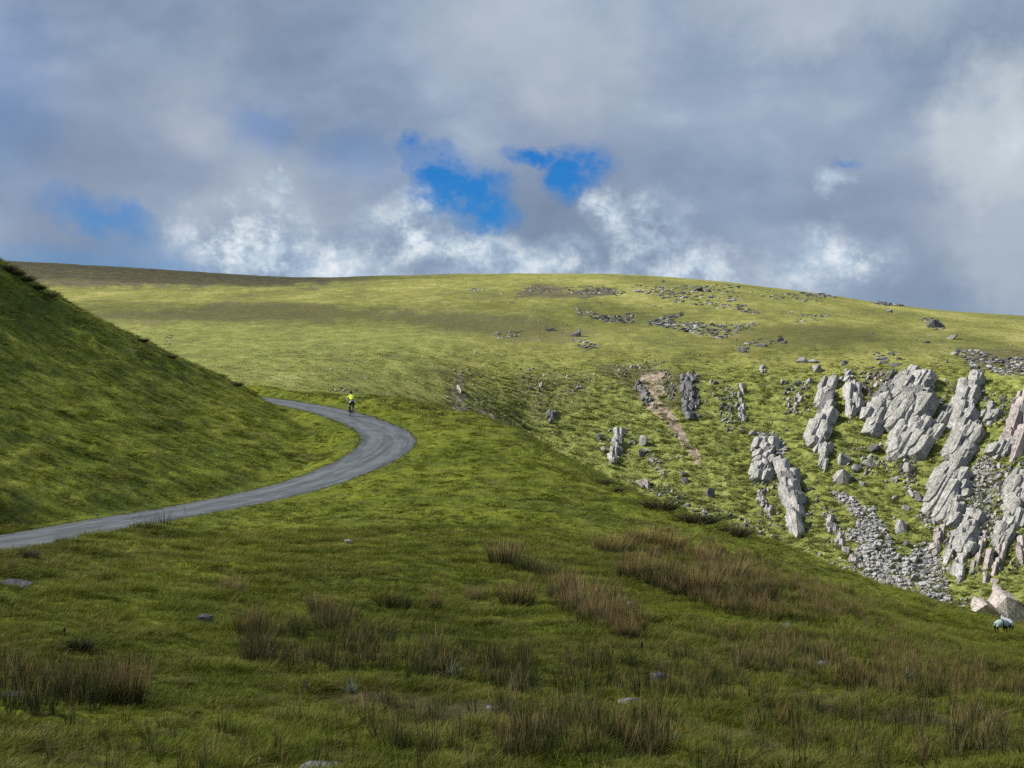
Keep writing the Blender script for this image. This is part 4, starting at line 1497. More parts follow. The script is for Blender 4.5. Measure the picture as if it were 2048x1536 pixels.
def grass():
    P, Rr, Sc, I = [], [], [], []
    for (n, d0, d1, seed) in ((42000, 12, 34, 1), (44000, 34, 62, 2)):
        x, y, a, D = near_points(n, d0, d1, seed=seed)
        z = near.z(x, y); rd = ROADHIT.z(x, y)
        cl = fbm(x / 1.4, y / 1.6, 91, 3); zn = fbm(x / 6, y / 8, 95, 3)
        ok = (rd > HALF_W + .02) & seen(x, y, z, D, a)
        rr = np.random.default_rng(seed + 50)
        sc = .55 + .75 * rr.random(n) + .5 * np.clip(cl, -.6, .8)
        sc = np.where(rd < HALF_W + .5, sc * 1.15, sc)
        long_ = (cl + zn * .8 + rr.normal(0, .25, n)) > .35
        idx = np.where(long_, 5 + rr.integers(0, 4, n), rr.integers(0, 5, n))
        for k in np.where(ok)[0]:
            P.append((x[k], y[k], z[k] - .01)); s = sc[k] * (1 + .25 * (D[k] > 34))
            Sc.append((s, s, s * rr.uniform(.7, 1.2))); Rr.append((rr.normal(0, .12), rr.normal(0, .12), rr.normal(0, .9))); I.append(idx[k])
    scatter('grass', 'short tufty hill grass growing on the near slope', 'grass', P, Rr, Sc, I, SRC_GRASS)
    P, Rr, Sc, I = [], [], [], []
    x, y, a, D = near_points(76000, 60, 168, seed=3)
    z = near.z(x, y); rd = ROADHIT.z(x, y)
    cl = fbm(x / 1.2, y / 2.2, 92, 3); zn = fbm(x / 8, y / 9, 96, 3)
    rr = np.random.default_rng(60)
    ok = (rd > HALF_W + .12) & seen(x, y, z, D, a) & (cl + zn * .5 + rr.normal(0, .35, len(x)) > -.25)
    for k in np.where(ok)[0]:
        s = .6 + .55 * rr.random() + .5 * max(min(cl[k], .8), -.5)
        if rd[k] < HALF_W + .8:
            s = min(s, .75)
        P.append((x[k], y[k], z[k] - .02)); Sc.append((s, s, s * rr.uniform(.6, 1.1)))
        Rr.append((rr.normal(0, .1), rr.normal(0, .1), rr.normal(0, .6))); I.append(rr.integers(0, 5))
    for i in range(10, len(RC) - 6):
        t_ = RC[i + 1] - RC[i]; L_ = np.hypot(t_[0], t_[1]); sd = np.array([t_[1], -t_[0]]) / L_
        for sg in (-1, 1):
            for q_ in range(int(L_ * 11)):
                u_ = rr.random(); off_ = HALF_W + rr.normal(-.02, .10) + .10 * math.sin(RS[i] * 1.7 + sg)
                px_, py_ = RC[i][0] + t_[0] * u_ + sd[0] * off_ * sg, RC[i][1] + t_[1] * u_ + sd[1] * off_ * sg
                s = rr.uniform(.25, .6)
                P.append((px_, py_, RC[i][2] + t_[2] * u_ - .01)); Sc.append((s, s, s * rr.uniform(.8, 1.5))); Rr.append((rr.normal(0, .1), rr.normal(0, .1), rr.normal(0, .8))); I.append(rr.integers(0, 5))
    scatter('grass', 'wind combed grass on the left hill and about the road bend', 'grass', P, Rr, Sc, I, SRC_GRASSF)
    # tussocks of the mountain face
    P, Rr, Sc, I = [], [], [], []
    r = random.Random(4)
    poly = [(880, 735), (2060, 725), (2060, 1275), (1900, 1240), (1500, 1080), (1250, 985), (1040, 865), (900, 812)]
    for (px, py) in in_poly(poly, 24000, r):
        p = far(px, py)
        q = float(fbm(np.array([p.x / 4.]), np.array([p.y / 1.5]), 98, 2)[0])
        if q < -.05 + r.uniform(-.3, .2):
            continue
        if py < 775 + 22 * float(fbm(np.array([px / 70.]), np.array([py / 60.]), 33, 2)[0]) and r.random() > ((py - 722) / 60) ** 1.5 * 1.0:
            continue
        s = r.uniform(.5, 1.25)
        P.append(p - Vector((0, 0, .05))); Sc.append((s * r.uniform(1, 1.7), s, s * r.uniform(.6, 1.0))); Rr.append((r.uniform(-.2, .2), r.uniform(-.2, .2), r.uniform(-.4, .4))); I.append(r.randrange(5))
    poly = [(420, 720), (480, 700), (1050, 690), (2048, 700), (2048, 745), (1040, 780), (1040, 865), (860, 806), (700, 793), (480, 778)]
    for (px, py) in in_poly(poly, 13000, r):
        p = far(px, py)
        q = float(fbm(np.array([p.x / 6.]), np.array([p.y / 5.]), 99, 2)[0])
        if q < r.uniform(-.5, .3):
            continue
        s = r.uniform(.35, .85)
        P.append(p - Vector((0, 0, .05))); Sc.append((s * 1.6, s, s * r.uniform(.35, .7))); Rr.append((0, 0, r.uniform(-.4, .4))); I.append(r.randrange(5))
    scatter('tussocks', 'grass tussocks growing in steps up the steep green face', 'grass', P, Rr, Sc, I, SRC_TUS)


grass()


# -------- rushes
def rush_clump_mesh(seed, mat, n=300, spread=.42, h=.8, w=.013, lean=.30):
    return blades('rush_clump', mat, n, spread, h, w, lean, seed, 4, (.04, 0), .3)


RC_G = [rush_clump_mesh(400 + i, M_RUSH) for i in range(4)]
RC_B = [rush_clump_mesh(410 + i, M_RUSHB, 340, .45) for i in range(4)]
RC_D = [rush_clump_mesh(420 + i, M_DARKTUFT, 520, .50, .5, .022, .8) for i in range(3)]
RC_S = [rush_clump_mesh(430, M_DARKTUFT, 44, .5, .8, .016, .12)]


def near_loc(px, py):
    p = near(px, py, 12)
    return p, math.hypot(p.x, p.y)


CLUMPS = [  # px, py of the foot, width, height, kind, label
    (175, 1408, 110, 84, 'g', 'wide rush clump at lower left, its left half with thin pale stems'),
    (252, 1412, 90, 100, 'b', 'tall rush clump at lower left with rusty stems and a dark foot'),
    (110, 1392, 70, 70, 'g', 'sparse rush clump left of the wide clump at lower left'),
    (155, 1298, 60, 34, 'd', 'low dark tuft beside the short dark stalk at left'),
    (462, 1188, 64, 42, 'b', 'small rush clump on its own above the dark boulder'),
    (498, 1270, 64, 64, 'b', 'rush clump with brown tips standing right of the dark boulder'),
    (512, 1318, 80, 70, 'g', 'green rush clump right in front of the brown tipped one by the boulder'),
    (640, 1232, 56, 48, 'b', 'upper rush clump of the long belt, alone against short grass'),
    (664, 1262, 80, 56, 'g', 'dense rush clump just below the upper clump of the belt'),
    (790, 1216, 80, 34, 'g', 'low spread rush clump left of the small upright one in mid slope'),
    (870, 1226, 30, 54, 'b', 'small upright rush clump in mid slope'),
    (945, 1202, 40, 38, 'b', 'small round rush clump between the upright one and the large brown ones'),
    (1008, 1132, 76, 64, 'b', 'large round rush clump with rust red top, highest of the left group'),
    (1052, 1142, 62, 44, 'g', 'green rush clump touching the right side of the rust topped clump'),
    (1090, 1156, 60, 40, 'g', 'rush clump trailing down right of the rust topped clump'),
    (1034, 1215, 80, 62, 'b', 'pale brown rush clump below the rust topped clump'),
    (1124, 1198, 74, 70, 'b', 'tall pale rush clump at the head of the big mid slope mass'),
    (1165, 1222, 90, 72, 'b', 'broadest straw brown rush clump in the mid slope mass'),
    (1215, 1240, 80, 60, 'b', 'straw brown rush clump at the right end of the mid slope mass'),
    (1252, 1280, 56, 46, 'b', 'reddish rush clump with a black foot below the mid slope mass'),
    (1220, 1108, 80, 48, 'b', 'neat dome shaped rush clump on the upper right slope'),
    (1285, 1092, 76, 46, 'b', 'rush clump right of and above the neat dome'),
    (1340, 1102, 80, 44, 'b', 'rush clump third along from the neat dome'),
    (1272, 1162, 90, 62, 'b', 'big rush clump with a dark left side under the neat dome'),
    (1335, 1178, 90, 60, 'g', 'dark green rush clump right of the one with a dark left side'),
    (1400, 1190, 100, 64, 'b', 'straw topped rush clump in the middle of the right hand mass'),
    (1400, 1130, 90, 44, 'b', 'rush clump near the ridge, above the straw topped one'),
    (1460, 1160, 90, 48, 'b', 'rush clump right of the straw topped one'),
    (1520, 1200, 90, 50, 'g', 'green rush clump low in the right hand mass'),
    (1204, 968, 40, 14, 'd', 'low dark tuft near the ridge right of the slope centre'),
    (1318, 1018, 90, 26, 'd', 'dark heathery fringe on the ridge beside the pale boulder'),
    (1392, 1046, 110, 28, 'd', 'reddish dark fringe on the ridge below the first one'),
    (1468, 1072, 74, 32, 'd', 'dark round tuft bulging over the ridge line'),
    (1230, 982, 36, 12, 'd', 'small dark tuft just below the ridge line'),
    (1250, 1500, 90, 70, 'g', 'tall dark green rush clump near the bottom edge, right of centre'),
    (1195, 1496, 80, 64, 'g', 'thin rush clump near the bottom edge, left neighbour of the tall dark one'),
    (1020, 1478, 60, 52, 'b', 'brownish rush clump near the bottom edge, under the straw strip'),
    (800, 1500, 50, 60, 'g', 'sparse green rush clump near the bottom edge, left of the straw tussock'),
    (660, 1492, 44, 26, 'd', 'dark low tuft above the pale stones at the bottom edge'),
    (1740, 1412, 46, 20, 'd', 'dark low tuft in the lower right grass'),
    (1620, 1448, 44, 20, 'd', 'dark hollow tuft in the lower right grass'),
    (845, 1013, 26, 12, 'd', 'small dark tuft in the bare grass right of the road'),
    (48, 562, 44, 17, 'd', 'dark bushy fringe on the skyline of the left hill, upper part'),
    (14, 541, 40, 18, 'd', 'dark bushy fringe at the left edge of the picture on the hill top'),
    (96, 594, 36, 13, 'd', 'dark bushy fringe on the skyline of the left hill, lower end'),
    (74, 579, 34, 15, 'd', 'dark bushy fringe on the skyline of the left hill, second from its lower end'),
    (31, 551, 34, 17, 'd', 'dark bushy fringe on the skyline of the left hill, second from the picture edge'),
    (282, 684, 32, 13, 'd', 'tuft on the edge of the left hill against the pale moor'),
    (342, 717, 22, 11, 'd', 'small tuft on the edge of the left hill below the stony gully'),
    (472, 772, 26, 13, 'd', 'tuft at the foot of the left hill edge near the road end'),
    (328, 1050, 60, 34, 's', 'thin grey stems standing up over the near edge of the road'),
    (288, 1058, 50, 26, 's', 'sparse stems over the road edge, left of the denser ones'),
    (40, 1112, 70, 18, 'd', 'dark tuft on the near road edge at the left of the picture'),
    (12, 1142, 40, 30, 'b', 'brownish stems under the dark tuft at the left edge'),
]


def rushes():
    r = random.Random(12)
    for (px, py, w, h, k, lab) in CLUMPS:
        p, D = near_loc(px, py)
        m = D / FPX
        me = r.choice({'g': RC_G, 'b': RC_B, 'd': RC_D, 's': RC_S}[k])
        o = thing('rush_clump', lab, 'rushes' if k != 'd' else 'grass tuft', p - Vector((0, 0, .03)), 'clumps of rushes on the near slope', me)
        base_w, base_h = (1.15, .74) if k != 'd' else (1.35, .6)
        sx = w * m / base_w
        sz = h * m / base_h
        o.scale = (sx, min(sx, .9 + sx * .3), sz)
        o.rotation_euler = (0, 0, r.uniform(-.6, .6))
    # loose rushes in belts
    belts = [([(470, 1240), (560, 1250), (700, 1250), (900, 1300), (1060, 1310), (1080, 1400), (900, 1370), (700, 1350), (500, 1330)], 900, .75, .2),
             ([(1040, 1310), (1300, 1300), (1500, 1340), (1500, 1420), (1200, 1400), (1060, 1380)], 300, .75, .3),
             ([(1240, 1100), (1330, 1060), (1420, 1080), (1500, 1110), (1640, 1160), (1760, 1210), (1700, 1260), (1500, 1240), (1380, 1210), (1280, 1170)], 1500, .85, .75),
             ([(1100, 1180), (1240, 1170), (1300, 1260), (1250, 1290), (1120, 1230)], 260, .9, .8),
             ([(1400, 1270), (1700, 1280), (1900, 1300), (2048, 1310), (2048, 1400), (1800, 1400), (1500, 1350)], 1000, .70, .75),
             ([(0, 1330), (120, 1340), (300, 1340), (300, 1420), (0, 1440)], 150, .9, .3),
             ([(980, 1420), (1330, 1440), (1340, 1530), (1000, 1530)], 230, .95, .3),
             ([(0, 1440), (2048, 1440), (2048, 1560), (0, 1560)], 220, .8, .35),
             ([(700, 1400), (980, 1420), (960, 1520), (760, 1520)], 70, .9, .3),
             ([(1500, 1400), (2048, 1400), (2048, 1530), (1500, 1530)], 140, .85, .5),
             ([(620, 1200), (700, 1220), (720, 1270), (620, 1250)], 60, .8, .5),
             ([(1640, 1160), (1760, 1195), (1900, 1250), (1860, 1290), (1700, 1250)], 220, .6, .7),
             ([(240, 1030), (420, 1012), (430, 1030), (240, 1056)], 60, .55, .1)]
    P, Rr, Sc, I = [], [], [], []
    for poly, n, hs, br in belts:
        for (x, y) in in_poly(poly, int(n * 1.25), r):
            q = float(fbm(np.array([x / 70.]), np.array([y / 28.]), 71, 2)[0])
            if q < r.uniform(-.75, .25):
                continue
            p, D = near_loc(x, y)
            s = hs * r.uniform(.55, 1.2)
            P.append(p - Vector((0, 0, .02))); Sc.append((s * 1.1, s * 1.1, s)); Rr.append((r.gauss(0, .13), r.gauss(.05, .13), r.uniform(0, 6.28)))
            I.append(r.randrange(6) + (6 if r.random() < br else 0))
    for (x, y) in in_poly([(520, 783), (640, 789), (740, 796), (850, 809), (960, 834), (940, 850), (860, 835), (800, 822), (740, 812), (640, 797)], 420, r):
        if float(fbm(np.array([x / 40.]), np.array([y / 12.]), 72, 2)[0]) < r.uniform(-.5, .3):
            continue
        p, D = near_loc(x, y)
        s = r.uniform(.35, .75)
        P.append(p - Vector((0, 0, .02))); Sc.append((s * 2.4, s * 2.4, s * .8)); Rr.append((r.gauss(0, .1), r.gauss(0, .1), r.uniform(0, 6.28)))
        I.append(r.randrange(6) + (6 if r.random() < .4 else 0))
    scatter('rushes', 'thin rushes growing in loose belts across the near slope', 'rushes', P, Rr, Sc, I, SRC_RUSH)


rushes()

# -------- stones in the near grass
def near_rock(label, px, py, w, h, tone, seed, flat=1.0):
    p, D = near_loc(px, py + h * .3)
    m = D / FPX
    me = BLOCKS[tone][seed % 8]
    o = thing('boulder', label, 'boulder', p + Vector((0, 0, h * m * .22)), 'stones lying in the near grass', me)
    o.scale = (w * m / 2, w * m / 2 * .8, h * m * .55 * flat)
    o.rotation_euler = (.1, .05 * (seed % 3), .3 * (seed % 5))


for k, a in enumerate([
    ('dark rounded boulder with pale lichen spots, alone in the left grass', 410, 1240, 40, 24, 'd'),
    ('pale worn stone cut by the bottom edge, the longer of two', 632, 1532, 84, 18, 'g'),
    ('pale domed stone cut by the bottom edge, the shorter of two', 676, 1531, 34, 18, 'g'),
    ('broken white stone half hidden in the rushes at lower right', 1262, 1402, 52, 18, 'g'),
    ('mossy grey hump of stone above the broken white stone', 1326, 1352, 54, 26, 'd'),
    ('small pale stone in the open grass below the road', 697, 1083, 20, 13, 'g'),
    ('small flat pale stone under the belt of rushes', 976, 1418, 32, 12, 'g'),
    ('flat grey slab showing under turf at the left edge below the road', 30, 1166, 70, 9, 'd'),
    ('thin pale slab at the left edge beside the rushes', 30, 1391, 60, 6, 'd'),
    ('small pale stone at the right foot of the straw brown rushes', 1259, 1208, 16, 11, 'g'),
    ('weathered pale stone in the grass of the lower right', 1650, 1326, 36, 12, 'g'),
    ('tiny white stone in the grass right of the dark stalk', 1355, 1287, 9, 7, 'p'),
    ('tiny white stone on the far edge of the road', 195, 1030, 9, 6, 'p'),
    ('greyish stone low in the grass near the ridge at right', 1573, 1252, 26, 16, 'g'),
    ('small upright pale stone among the rushes at lower left', 174, 1395, 11, 30, 'p'),
    ('low stone in the grass left of the ribs of the far cliff, under the ridge', 1800, 1462, 24, 10, 'd'),
]):
    near_rock(a[0], a[1], a[2], a[3], a[4], a[5], k + 3)


# -------- thistles: dark stem with a ring of spiny grey leaves
def spiny_leaf_mesh(seed):
    r = random.Random(seed)
    v, f, al = [], [], []
    for k in range(34):
        a = r.uniform(0, 6.283); e = r.uniform(.35, 1.35)
        L = r.uniform(.75, 1.1)
        d = Vector((math.cos(a) * math.cos(e), math.sin(a) * math.cos(e), math.sin(e)))
        s_ = d.cross(Vector((0, 0, 1))).normalized() * .045
        b0 = Vector((0, 0, r.uniform(.0, .35)))
        base = len(v)
        for j in range(5):
            t = j / 4
            c = b0 + d * L * t + Vector((0, 0, -.12 * t * t))
            w = (1 - t) * (1.4 if j % 2 else .6)
            v += [tuple(c - s_ * w), tuple(c + s_ * w)]; al += [t, t]
        for j in range(4):
            q = base + 2 * j
            f.append((q, q + 1, q + 3, q + 2))
    me = bpy.data.meshes.new('leaves'); me.from_pydata(v, [], f)
    at = me.attributes.new('along', 'FLOAT', 'POINT'); at.data.foreach_set('value', np.array(al, np.float32))
    me.materials.append(M_THISTLE)
    return me


M_STALK, g_, b_ = new_mat('dead_stalk'); b_.inputs['Base Color'].default_value = (.022, .018, .013, 1)
M_WHITE, g_, b_ = new_mat('bleached_stick'); b_.inputs['Base Color'].default_value = (.6, .57, .5, 1)
TH_LEAF = [spiny_leaf_mesh(500 + i) for i in range(3)]


def stem_mesh(name, mat, h, r0, knob=0.0, seed=0, bend=.06):
    r = random.Random(seed)
    bm = bmesh.new()
    rings = []
    for k in range(7):
        t = k / 6
        rad = r0 * (1 - .55 * t)
        if knob and t > .6:
            rad = r0 * knob * math.sin(min(1, (t - .55) / .45) * 2.6 + .3)
        cx = bend * h * t * t
        rings.append([bm.verts.new((cx + rad * math.cos(i * 1.0472), rad * math.sin(i * 1.0472), h * t)) for i in range(6)])
    for a, b in zip(rings, rings[1:]):
        for i in range(6):
            bm.faces.new((a[i], a[(i + 1) % 6], b[(i + 1) % 6], b[i]))
    bm.faces.new(rings[-1]); bm.faces.new(rings[0][::-1])
    me = bpy.data.meshes.new(name); bm.to_mesh(me); bm.free(); me.materials.append(mat)
    return me


TH_STEM = stem_mesh('stem', M_STALK, .5, .075, 1.25)
for k, (px, py, s, lab) in enumerate([
    (612, 1382, 26, 'thistle with a dark heart, left of two below the rush belt'),
    (702, 1394, 36, 'thistle spreading like a fan, right of two below the rush belt'),
    (900, 1366, 44, 'largest grey green thistle, in front of the rush belt'),
    (968, 1356, 26, 'pale young thistle right of the largest thistle'),
    (1812, 1366, 34, 'thistle with a black centre in the brown rushes at right'),
    (1550, 1322, 30, 'thistle in the grass left of the pale weathered stone'),
    (1345, 1490, 30, 'thistle near the bottom edge right of the dark rushes')]):
    p, D = near_loc(px, py)
    m = D / FPX
    t = thing('thistle', lab, 'thistle', p, 'thistles in the near grass')
    t.scale = (s * m * .95,) * 3
    link(bpy.data.objects.new('leaves', TH_LEAF[k % 3]), t)
    st = link(bpy.data.objects.new('stem', TH_STEM), t)
    t.rotation_euler = (0, 0, k * 1.3)

for k, (px, py, h, w, mat, cat, lab) in enumerate([
    (128, 1271, 16, .07, M_STALK, 'dead stalk', 'short dark dead stalk beside the low dark tuft at left'),
    (1283, 1312, 30, .055, M_STALK, 'dead stalk', 'tall dark dead stalk below the reddish rush clump'),
    (903, 1345, 32, .05, M_STALK, 'dead stalk', 'dark dead stalk rising behind the largest thistle'),
    (1268, 1440, 26, .05, M_STALK, 'dead stalk', 'dark dead stalk over the broken white stone'),
    (519, 1534, 20, .06, M_WHITE, 'stick', 'short bleached white stick at the bottom edge')]):
    p, D = near_loc(px, py)
    m = D / FPX
    me = stem_mesh('stalk', mat, h * m, w * .35, 0 if mat is M_WHITE else 1.5, k, .05)
    thing('dead_stalk' if mat is M_STALK else 'stick', lab, cat, p, None, me)

# -------- straw coloured tussocks
M_STRAW = mat_blade('straw_blade', (.14, .12, .05), (.26, .21, .09), (.40, .32, .15), (.30, .20, .10), .5)
STRAW = [blades('straw', M_STRAW, 120, .30, .26, .014, 1.2, 520 + i, 3, (.5, -.2), .9) for i in range(3)]
for k, (px, py, w, h, lab) in enumerate([
    (935, 1508, 60, 24, 'curled straw tussock at the bottom edge, right of centre'),
    (1225, 1512, 80, 22, 'ragged straw tussock with red brown roots at the bottom edge'),
    (1960, 1440, 90, 50, 'large straw tussock with a dark hollow at the right'),
    (1990, 1462, 60, 24, 'small straw tussock below the large one at the right'),
    (80, 1500, 84, 30, 'wide straw tussock in the bottom left corner'),
    (12, 1472, 36, 18, 'small straw tussock at the left edge near the bottom'),
    (375, 1172, 50, 12, 'pale bent grass hummock in the left slope'),
    (1795, 1440, 50, 14, 'reddish straw tussock in the lower right grass')]):
    p, D = near_loc(px, py)
    m = D / FPX
    o = thing('straw_tussock', lab, 'grass tuft', p, 'straw coloured tussocks', STRAW[k % 3])
    o.scale = (w * m / .85, w * m / .95, h * m / .24)
SRC_STRAW = pick_group('straw_source', STRAW)


def straw():
    r = random.Random(31)
    P, Rr, Sc, I = [], [], [], []
    for poly, n in [([(700, 1385), (800, 1400), (1000, 1420), (1100, 1445), (1090, 1470), (950, 1450), (760, 1425), (690, 1405)], 260),
                    ([(1480, 1380), (1700, 1400), (1900, 1440), (1880, 1460), (1650, 1430)], 60),
                    ([(0, 1340), (2048, 1380), (2048, 1536), (0, 1536)], 160),
                    ([(100, 1100), (250, 1080), (480, 1110), (420, 1150), (150, 1140)], 60),
                    ([(700, 1050), (1100, 1060), (1050, 1180), (700, 1200)], 30)]:
        for (x, y) in in_poly(poly, n, r):
            p, D = near_loc(x, y)
            s = r.uniform(.25, .6)
            P.append(p); Sc.append((s, s, s * r.uniform(.5, 1))); Rr.append((0, 0, r.uniform(-1, 1))); I.append(r.randrange(3))
    scatter('straw_grass', 'strip and flecks of dead straw coloured grass on the near slope', 'grass', P, Rr, Sc, I, SRC_STRAW)


straw()
#END_VEG

# ------------------------------------------------------------------ the cyclist
def simple_mat(name, col, rough=.7, spec=.3, metal=0):
    m, g, bs = new_mat(name)
    n = g.noise(g.n('ShaderNodeTexCoord').outputs['Object'], 9, 3)
    c = g.mix(n, tuple(x * .8 for x in col), tuple(min(x * 1.15, 1) for x in col))
    g.put(bs.inputs['Base Color'], c)
    bs.inputs['Roughness'].default_value = rough
    bs.inputs['Specular IOR Level'].default_value = spec
    bs.inputs['Metallic'].default_value = metal
    return m


M_SKIN = simple_mat('skin', (.50, .30, .21))
M_YELLOW = simple_mat('hi_vis_cloth', (.62, .86, .02))
M_WCLOTH = simple_mat('white_cloth', (.70, .74, .78))
M_BLACK = simple_mat('black_cloth', (.012, .012, .016))
M_RUBBER = simple_mat('tyre_rubber', (.012, .012, .012))
M_METAL = simple_mat('frame_paint', (.03, .03, .035), .35, .5)
M_CHROME = simple_mat('steel', (.45, .45, .46), .3, .5, .9)
M_HELM = simple_mat('helmet_shell', (.012, .012, .014), .7, .2)


def skin_mesh(name, verts, edges, radii, mat, sub=2, root=0):
    me = bpy.data.meshes.new(name)
    me.from_pydata(verts, edges, [])
    o = bpy.data.objects.new(name, me)
    tmp = bpy.data.collections.new('t')
    COL.objects.link(o)
    sk = o.modifiers.new('skin', 'SKIN'); sk.use_smooth_shade = True
    sv = me.skin_vertices[0].data
    for i, r_ in enumerate(radii):
        sv[i].radius = (r_, r_) if not isinstance(r_, tuple) else r_
        sv[i].use_root = (i == root)
    sb = o.modifiers.new('sub', 'SUBSURF'); sb.levels = sub; sb.render_levels = sub
    dg = bpy.context.evaluated_depsgraph_get()
    ev = o.evaluated_get(dg)
    m2 = bpy.data.meshes.new_from_object(ev)
    m2.name = name
    bpy.data.objects.remove(o)
    m2.materials.clear(); m2.materials.append(mat)
    for p in m2.polygons:
        p.use_smooth = True
    return m2


def tube(bm, a, b, r0, r1=None, n=8):
    a, b = Vector(a), Vector(b)
    r1 = r0 if r1 is None else r1
    d = (b - a).normalized()
    q = d.to_track_quat('Z', 'Y').to_matrix()
    ra = [bm.verts.new(a + q @ Vector((r0 * math.cos(2 * math.pi * i / n), r0 * math.sin(2 * math.pi * i / n), 0))) for i in range(n)]
    rb = [bm.verts.new(b + q @ Vector((r1 * math.cos(2 * math.pi * i / n), r1 * math.sin(2 * math.pi * i / n), 0))) for i in range(n)]
    for i in range(n):
        bm.faces.new((ra[i], ra[(i + 1) % n], rb[(i + 1) % n], rb[i]))
    bm.faces.new(ra[::-1]); bm.faces.new(rb)


def ring(bm, c, R_, r_, n=36, m=8):
    """torus in the plane of the wheel (y-z)"""
    c = Vector(c)
    rows = []
    for i in range(n):
        a = 2 * math.pi * i / n
        rd = Vector((0, math.cos(a), math.sin(a)))
        rows.append([bm.verts.new(c + rd * (R_ + r_ * math.cos(2 * math.pi * k / m)) + Vector((r_ * math.sin(2 * math.pi * k / m), 0, 0))) for k in range(m)])
    for i in range(n):
        for k in range(m):
            bm.faces.new((rows[i][k], rows[(i + 1) % n][k], rows[(i + 1) % n][(k + 1) % m], rows[i][(k + 1) % m]))


def bm_obj(name, bm, mat, parent, smooth=True):
    bmesh.ops.recalc_face_normals(bm, faces=bm.faces)
    me = bpy.data.meshes.new(name); bm.to_mesh(me); bm.free()
    me.materials.append(mat)
    for p in me.polygons:
        p.use_smooth = smooth
    return link(bpy.data.objects.new(name, me), parent)


# rider looks along +y; x to the right.  Built at the road, then turned along it.
cyc = Vector(near(703, 836))
i0 = int(np.argmin(np.hypot(RC[:, 0] - cyc.x, RC[:, 1] - cyc.y)))
tang = RC[i0 + 4] - RC[i0 - 4]
yaw = math.atan2(-tang[0], tang[1])
slope = math.atan2(tang[2], math.hypot(tang[0], tang[1]))
cpos = Vector((cyc.x, cyc.y, float(RC[i0][2]) + .035))
bike = thing('bicycle', 'road bicycle ridden away up the lane under the rider in yellow', 'bicycle', cpos)
bike.rotation_euler = (slope, 0, yaw)
WR = .335
for nm, y in (('rear', -.50), ('front', .50)):
    w = bpy.data.objects.new('wheel', None); link(w, bike); w.location = (0, y, WR)
    bm = bmesh.new(); ring(bm, (0, 0, 0), WR - .018, .019); bm_obj('tyre', bm, M_RUBBER, w)
    bm = bmesh.new(); ring(bm, (0, 0, 0), WR - .045, .012); bm_obj('rim', bm, M_METAL, w)
    bm = bmesh.new()
    for k in range(20):
        a = 2 * math.pi * k / 20
        tube(bm, ((.02 if k % 2 else -.02), 0, 0), (0, math.cos(a) * (WR - .05), math.sin(a) * (WR - .05)), .0018, None, 4)
    tube(bm, (-.05, 0, 0), (.05, 0, 0), .018)
    bm_obj('spokes', bm, M_CHROME, w)
bm = bmesh.new()
BB, ST, HT, HB = (0, -.08, .28), (0, -.22, .80), (0, .36, .86), (0, .40, .70)
tube(bm, BB, ST, .016); tube(bm, ST, HT, .016); tube(bm, BB, HB, .019); tube(bm, HB, HT, .019)
for sx in (-1, 1):
    tube(bm, BB, (sx * .055, -.50, WR), .010); tube(bm, ST, (sx * .055, -.50, WR), .008)
    tube(bm, HB, (sx * .05, .50, WR), .012)
tube(bm, ST, (0, -.25, .93), .013)
bm_obj('frame', bm, M_METAL, bike)
bm = bmesh.new()
pts = [(.0, .42, .93), (.20, .43, .94), (.21, .50, .94), (.215, .53, .88), (.215, .49, .82), (.215, .42, .81)]
for sx in (-1, 1):
    for a, b in zip(pts, pts[1:]):
        tube(bm, (a[0] * sx, a[1], a[2]), (b[0] * sx, b[1], b[2]), .014)
tube(bm, HT, (0, .42, .93), .014)
bm_obj('handlebar', bm, M_BLACK, bike)
bm = bmesh.new()
bmesh.ops.create_uvsphere(bm, u_segments=14, v_segments=8, radius=1)
for v in bm.verts:
    t = (v.co.y + 1) / 2
    v.co = Vector((v.co.x * (.075 - .05 * t), v.co.y * .135 - .24, v.co.z * .025 + .95))
bm_obj('saddle', bm, M_BLACK, bike)
bm = bmesh.new()
tube(bm, (.03, -.08, .28), (.045, -.08, .28), .095, None, 24)
for sx, s_ in ((1, 1), (-1, -1)):
    tube(bm, (sx * .07, -.08, .28), (sx * .085, -.06, .28 + .17 * s_ * .98), .011)
    tube(bm, (sx * .085, -.06, .28 + .167 * s_), (sx * .16, -.06, .28 + .167 * s_), .012)
tube(bm, (-.07, -.08, .28), (.07, -.08, .28), .018)
bm_obj('crank', bm, M_METAL, bike)

rider = thing('person', 'cyclist seen from behind in a hi vis yellow top with white sleeves and black tights', 'person', cpos)
rider.rotation_euler = (slope, 0, yaw)
rider.scale = (1.15, 1.0, 1.03)
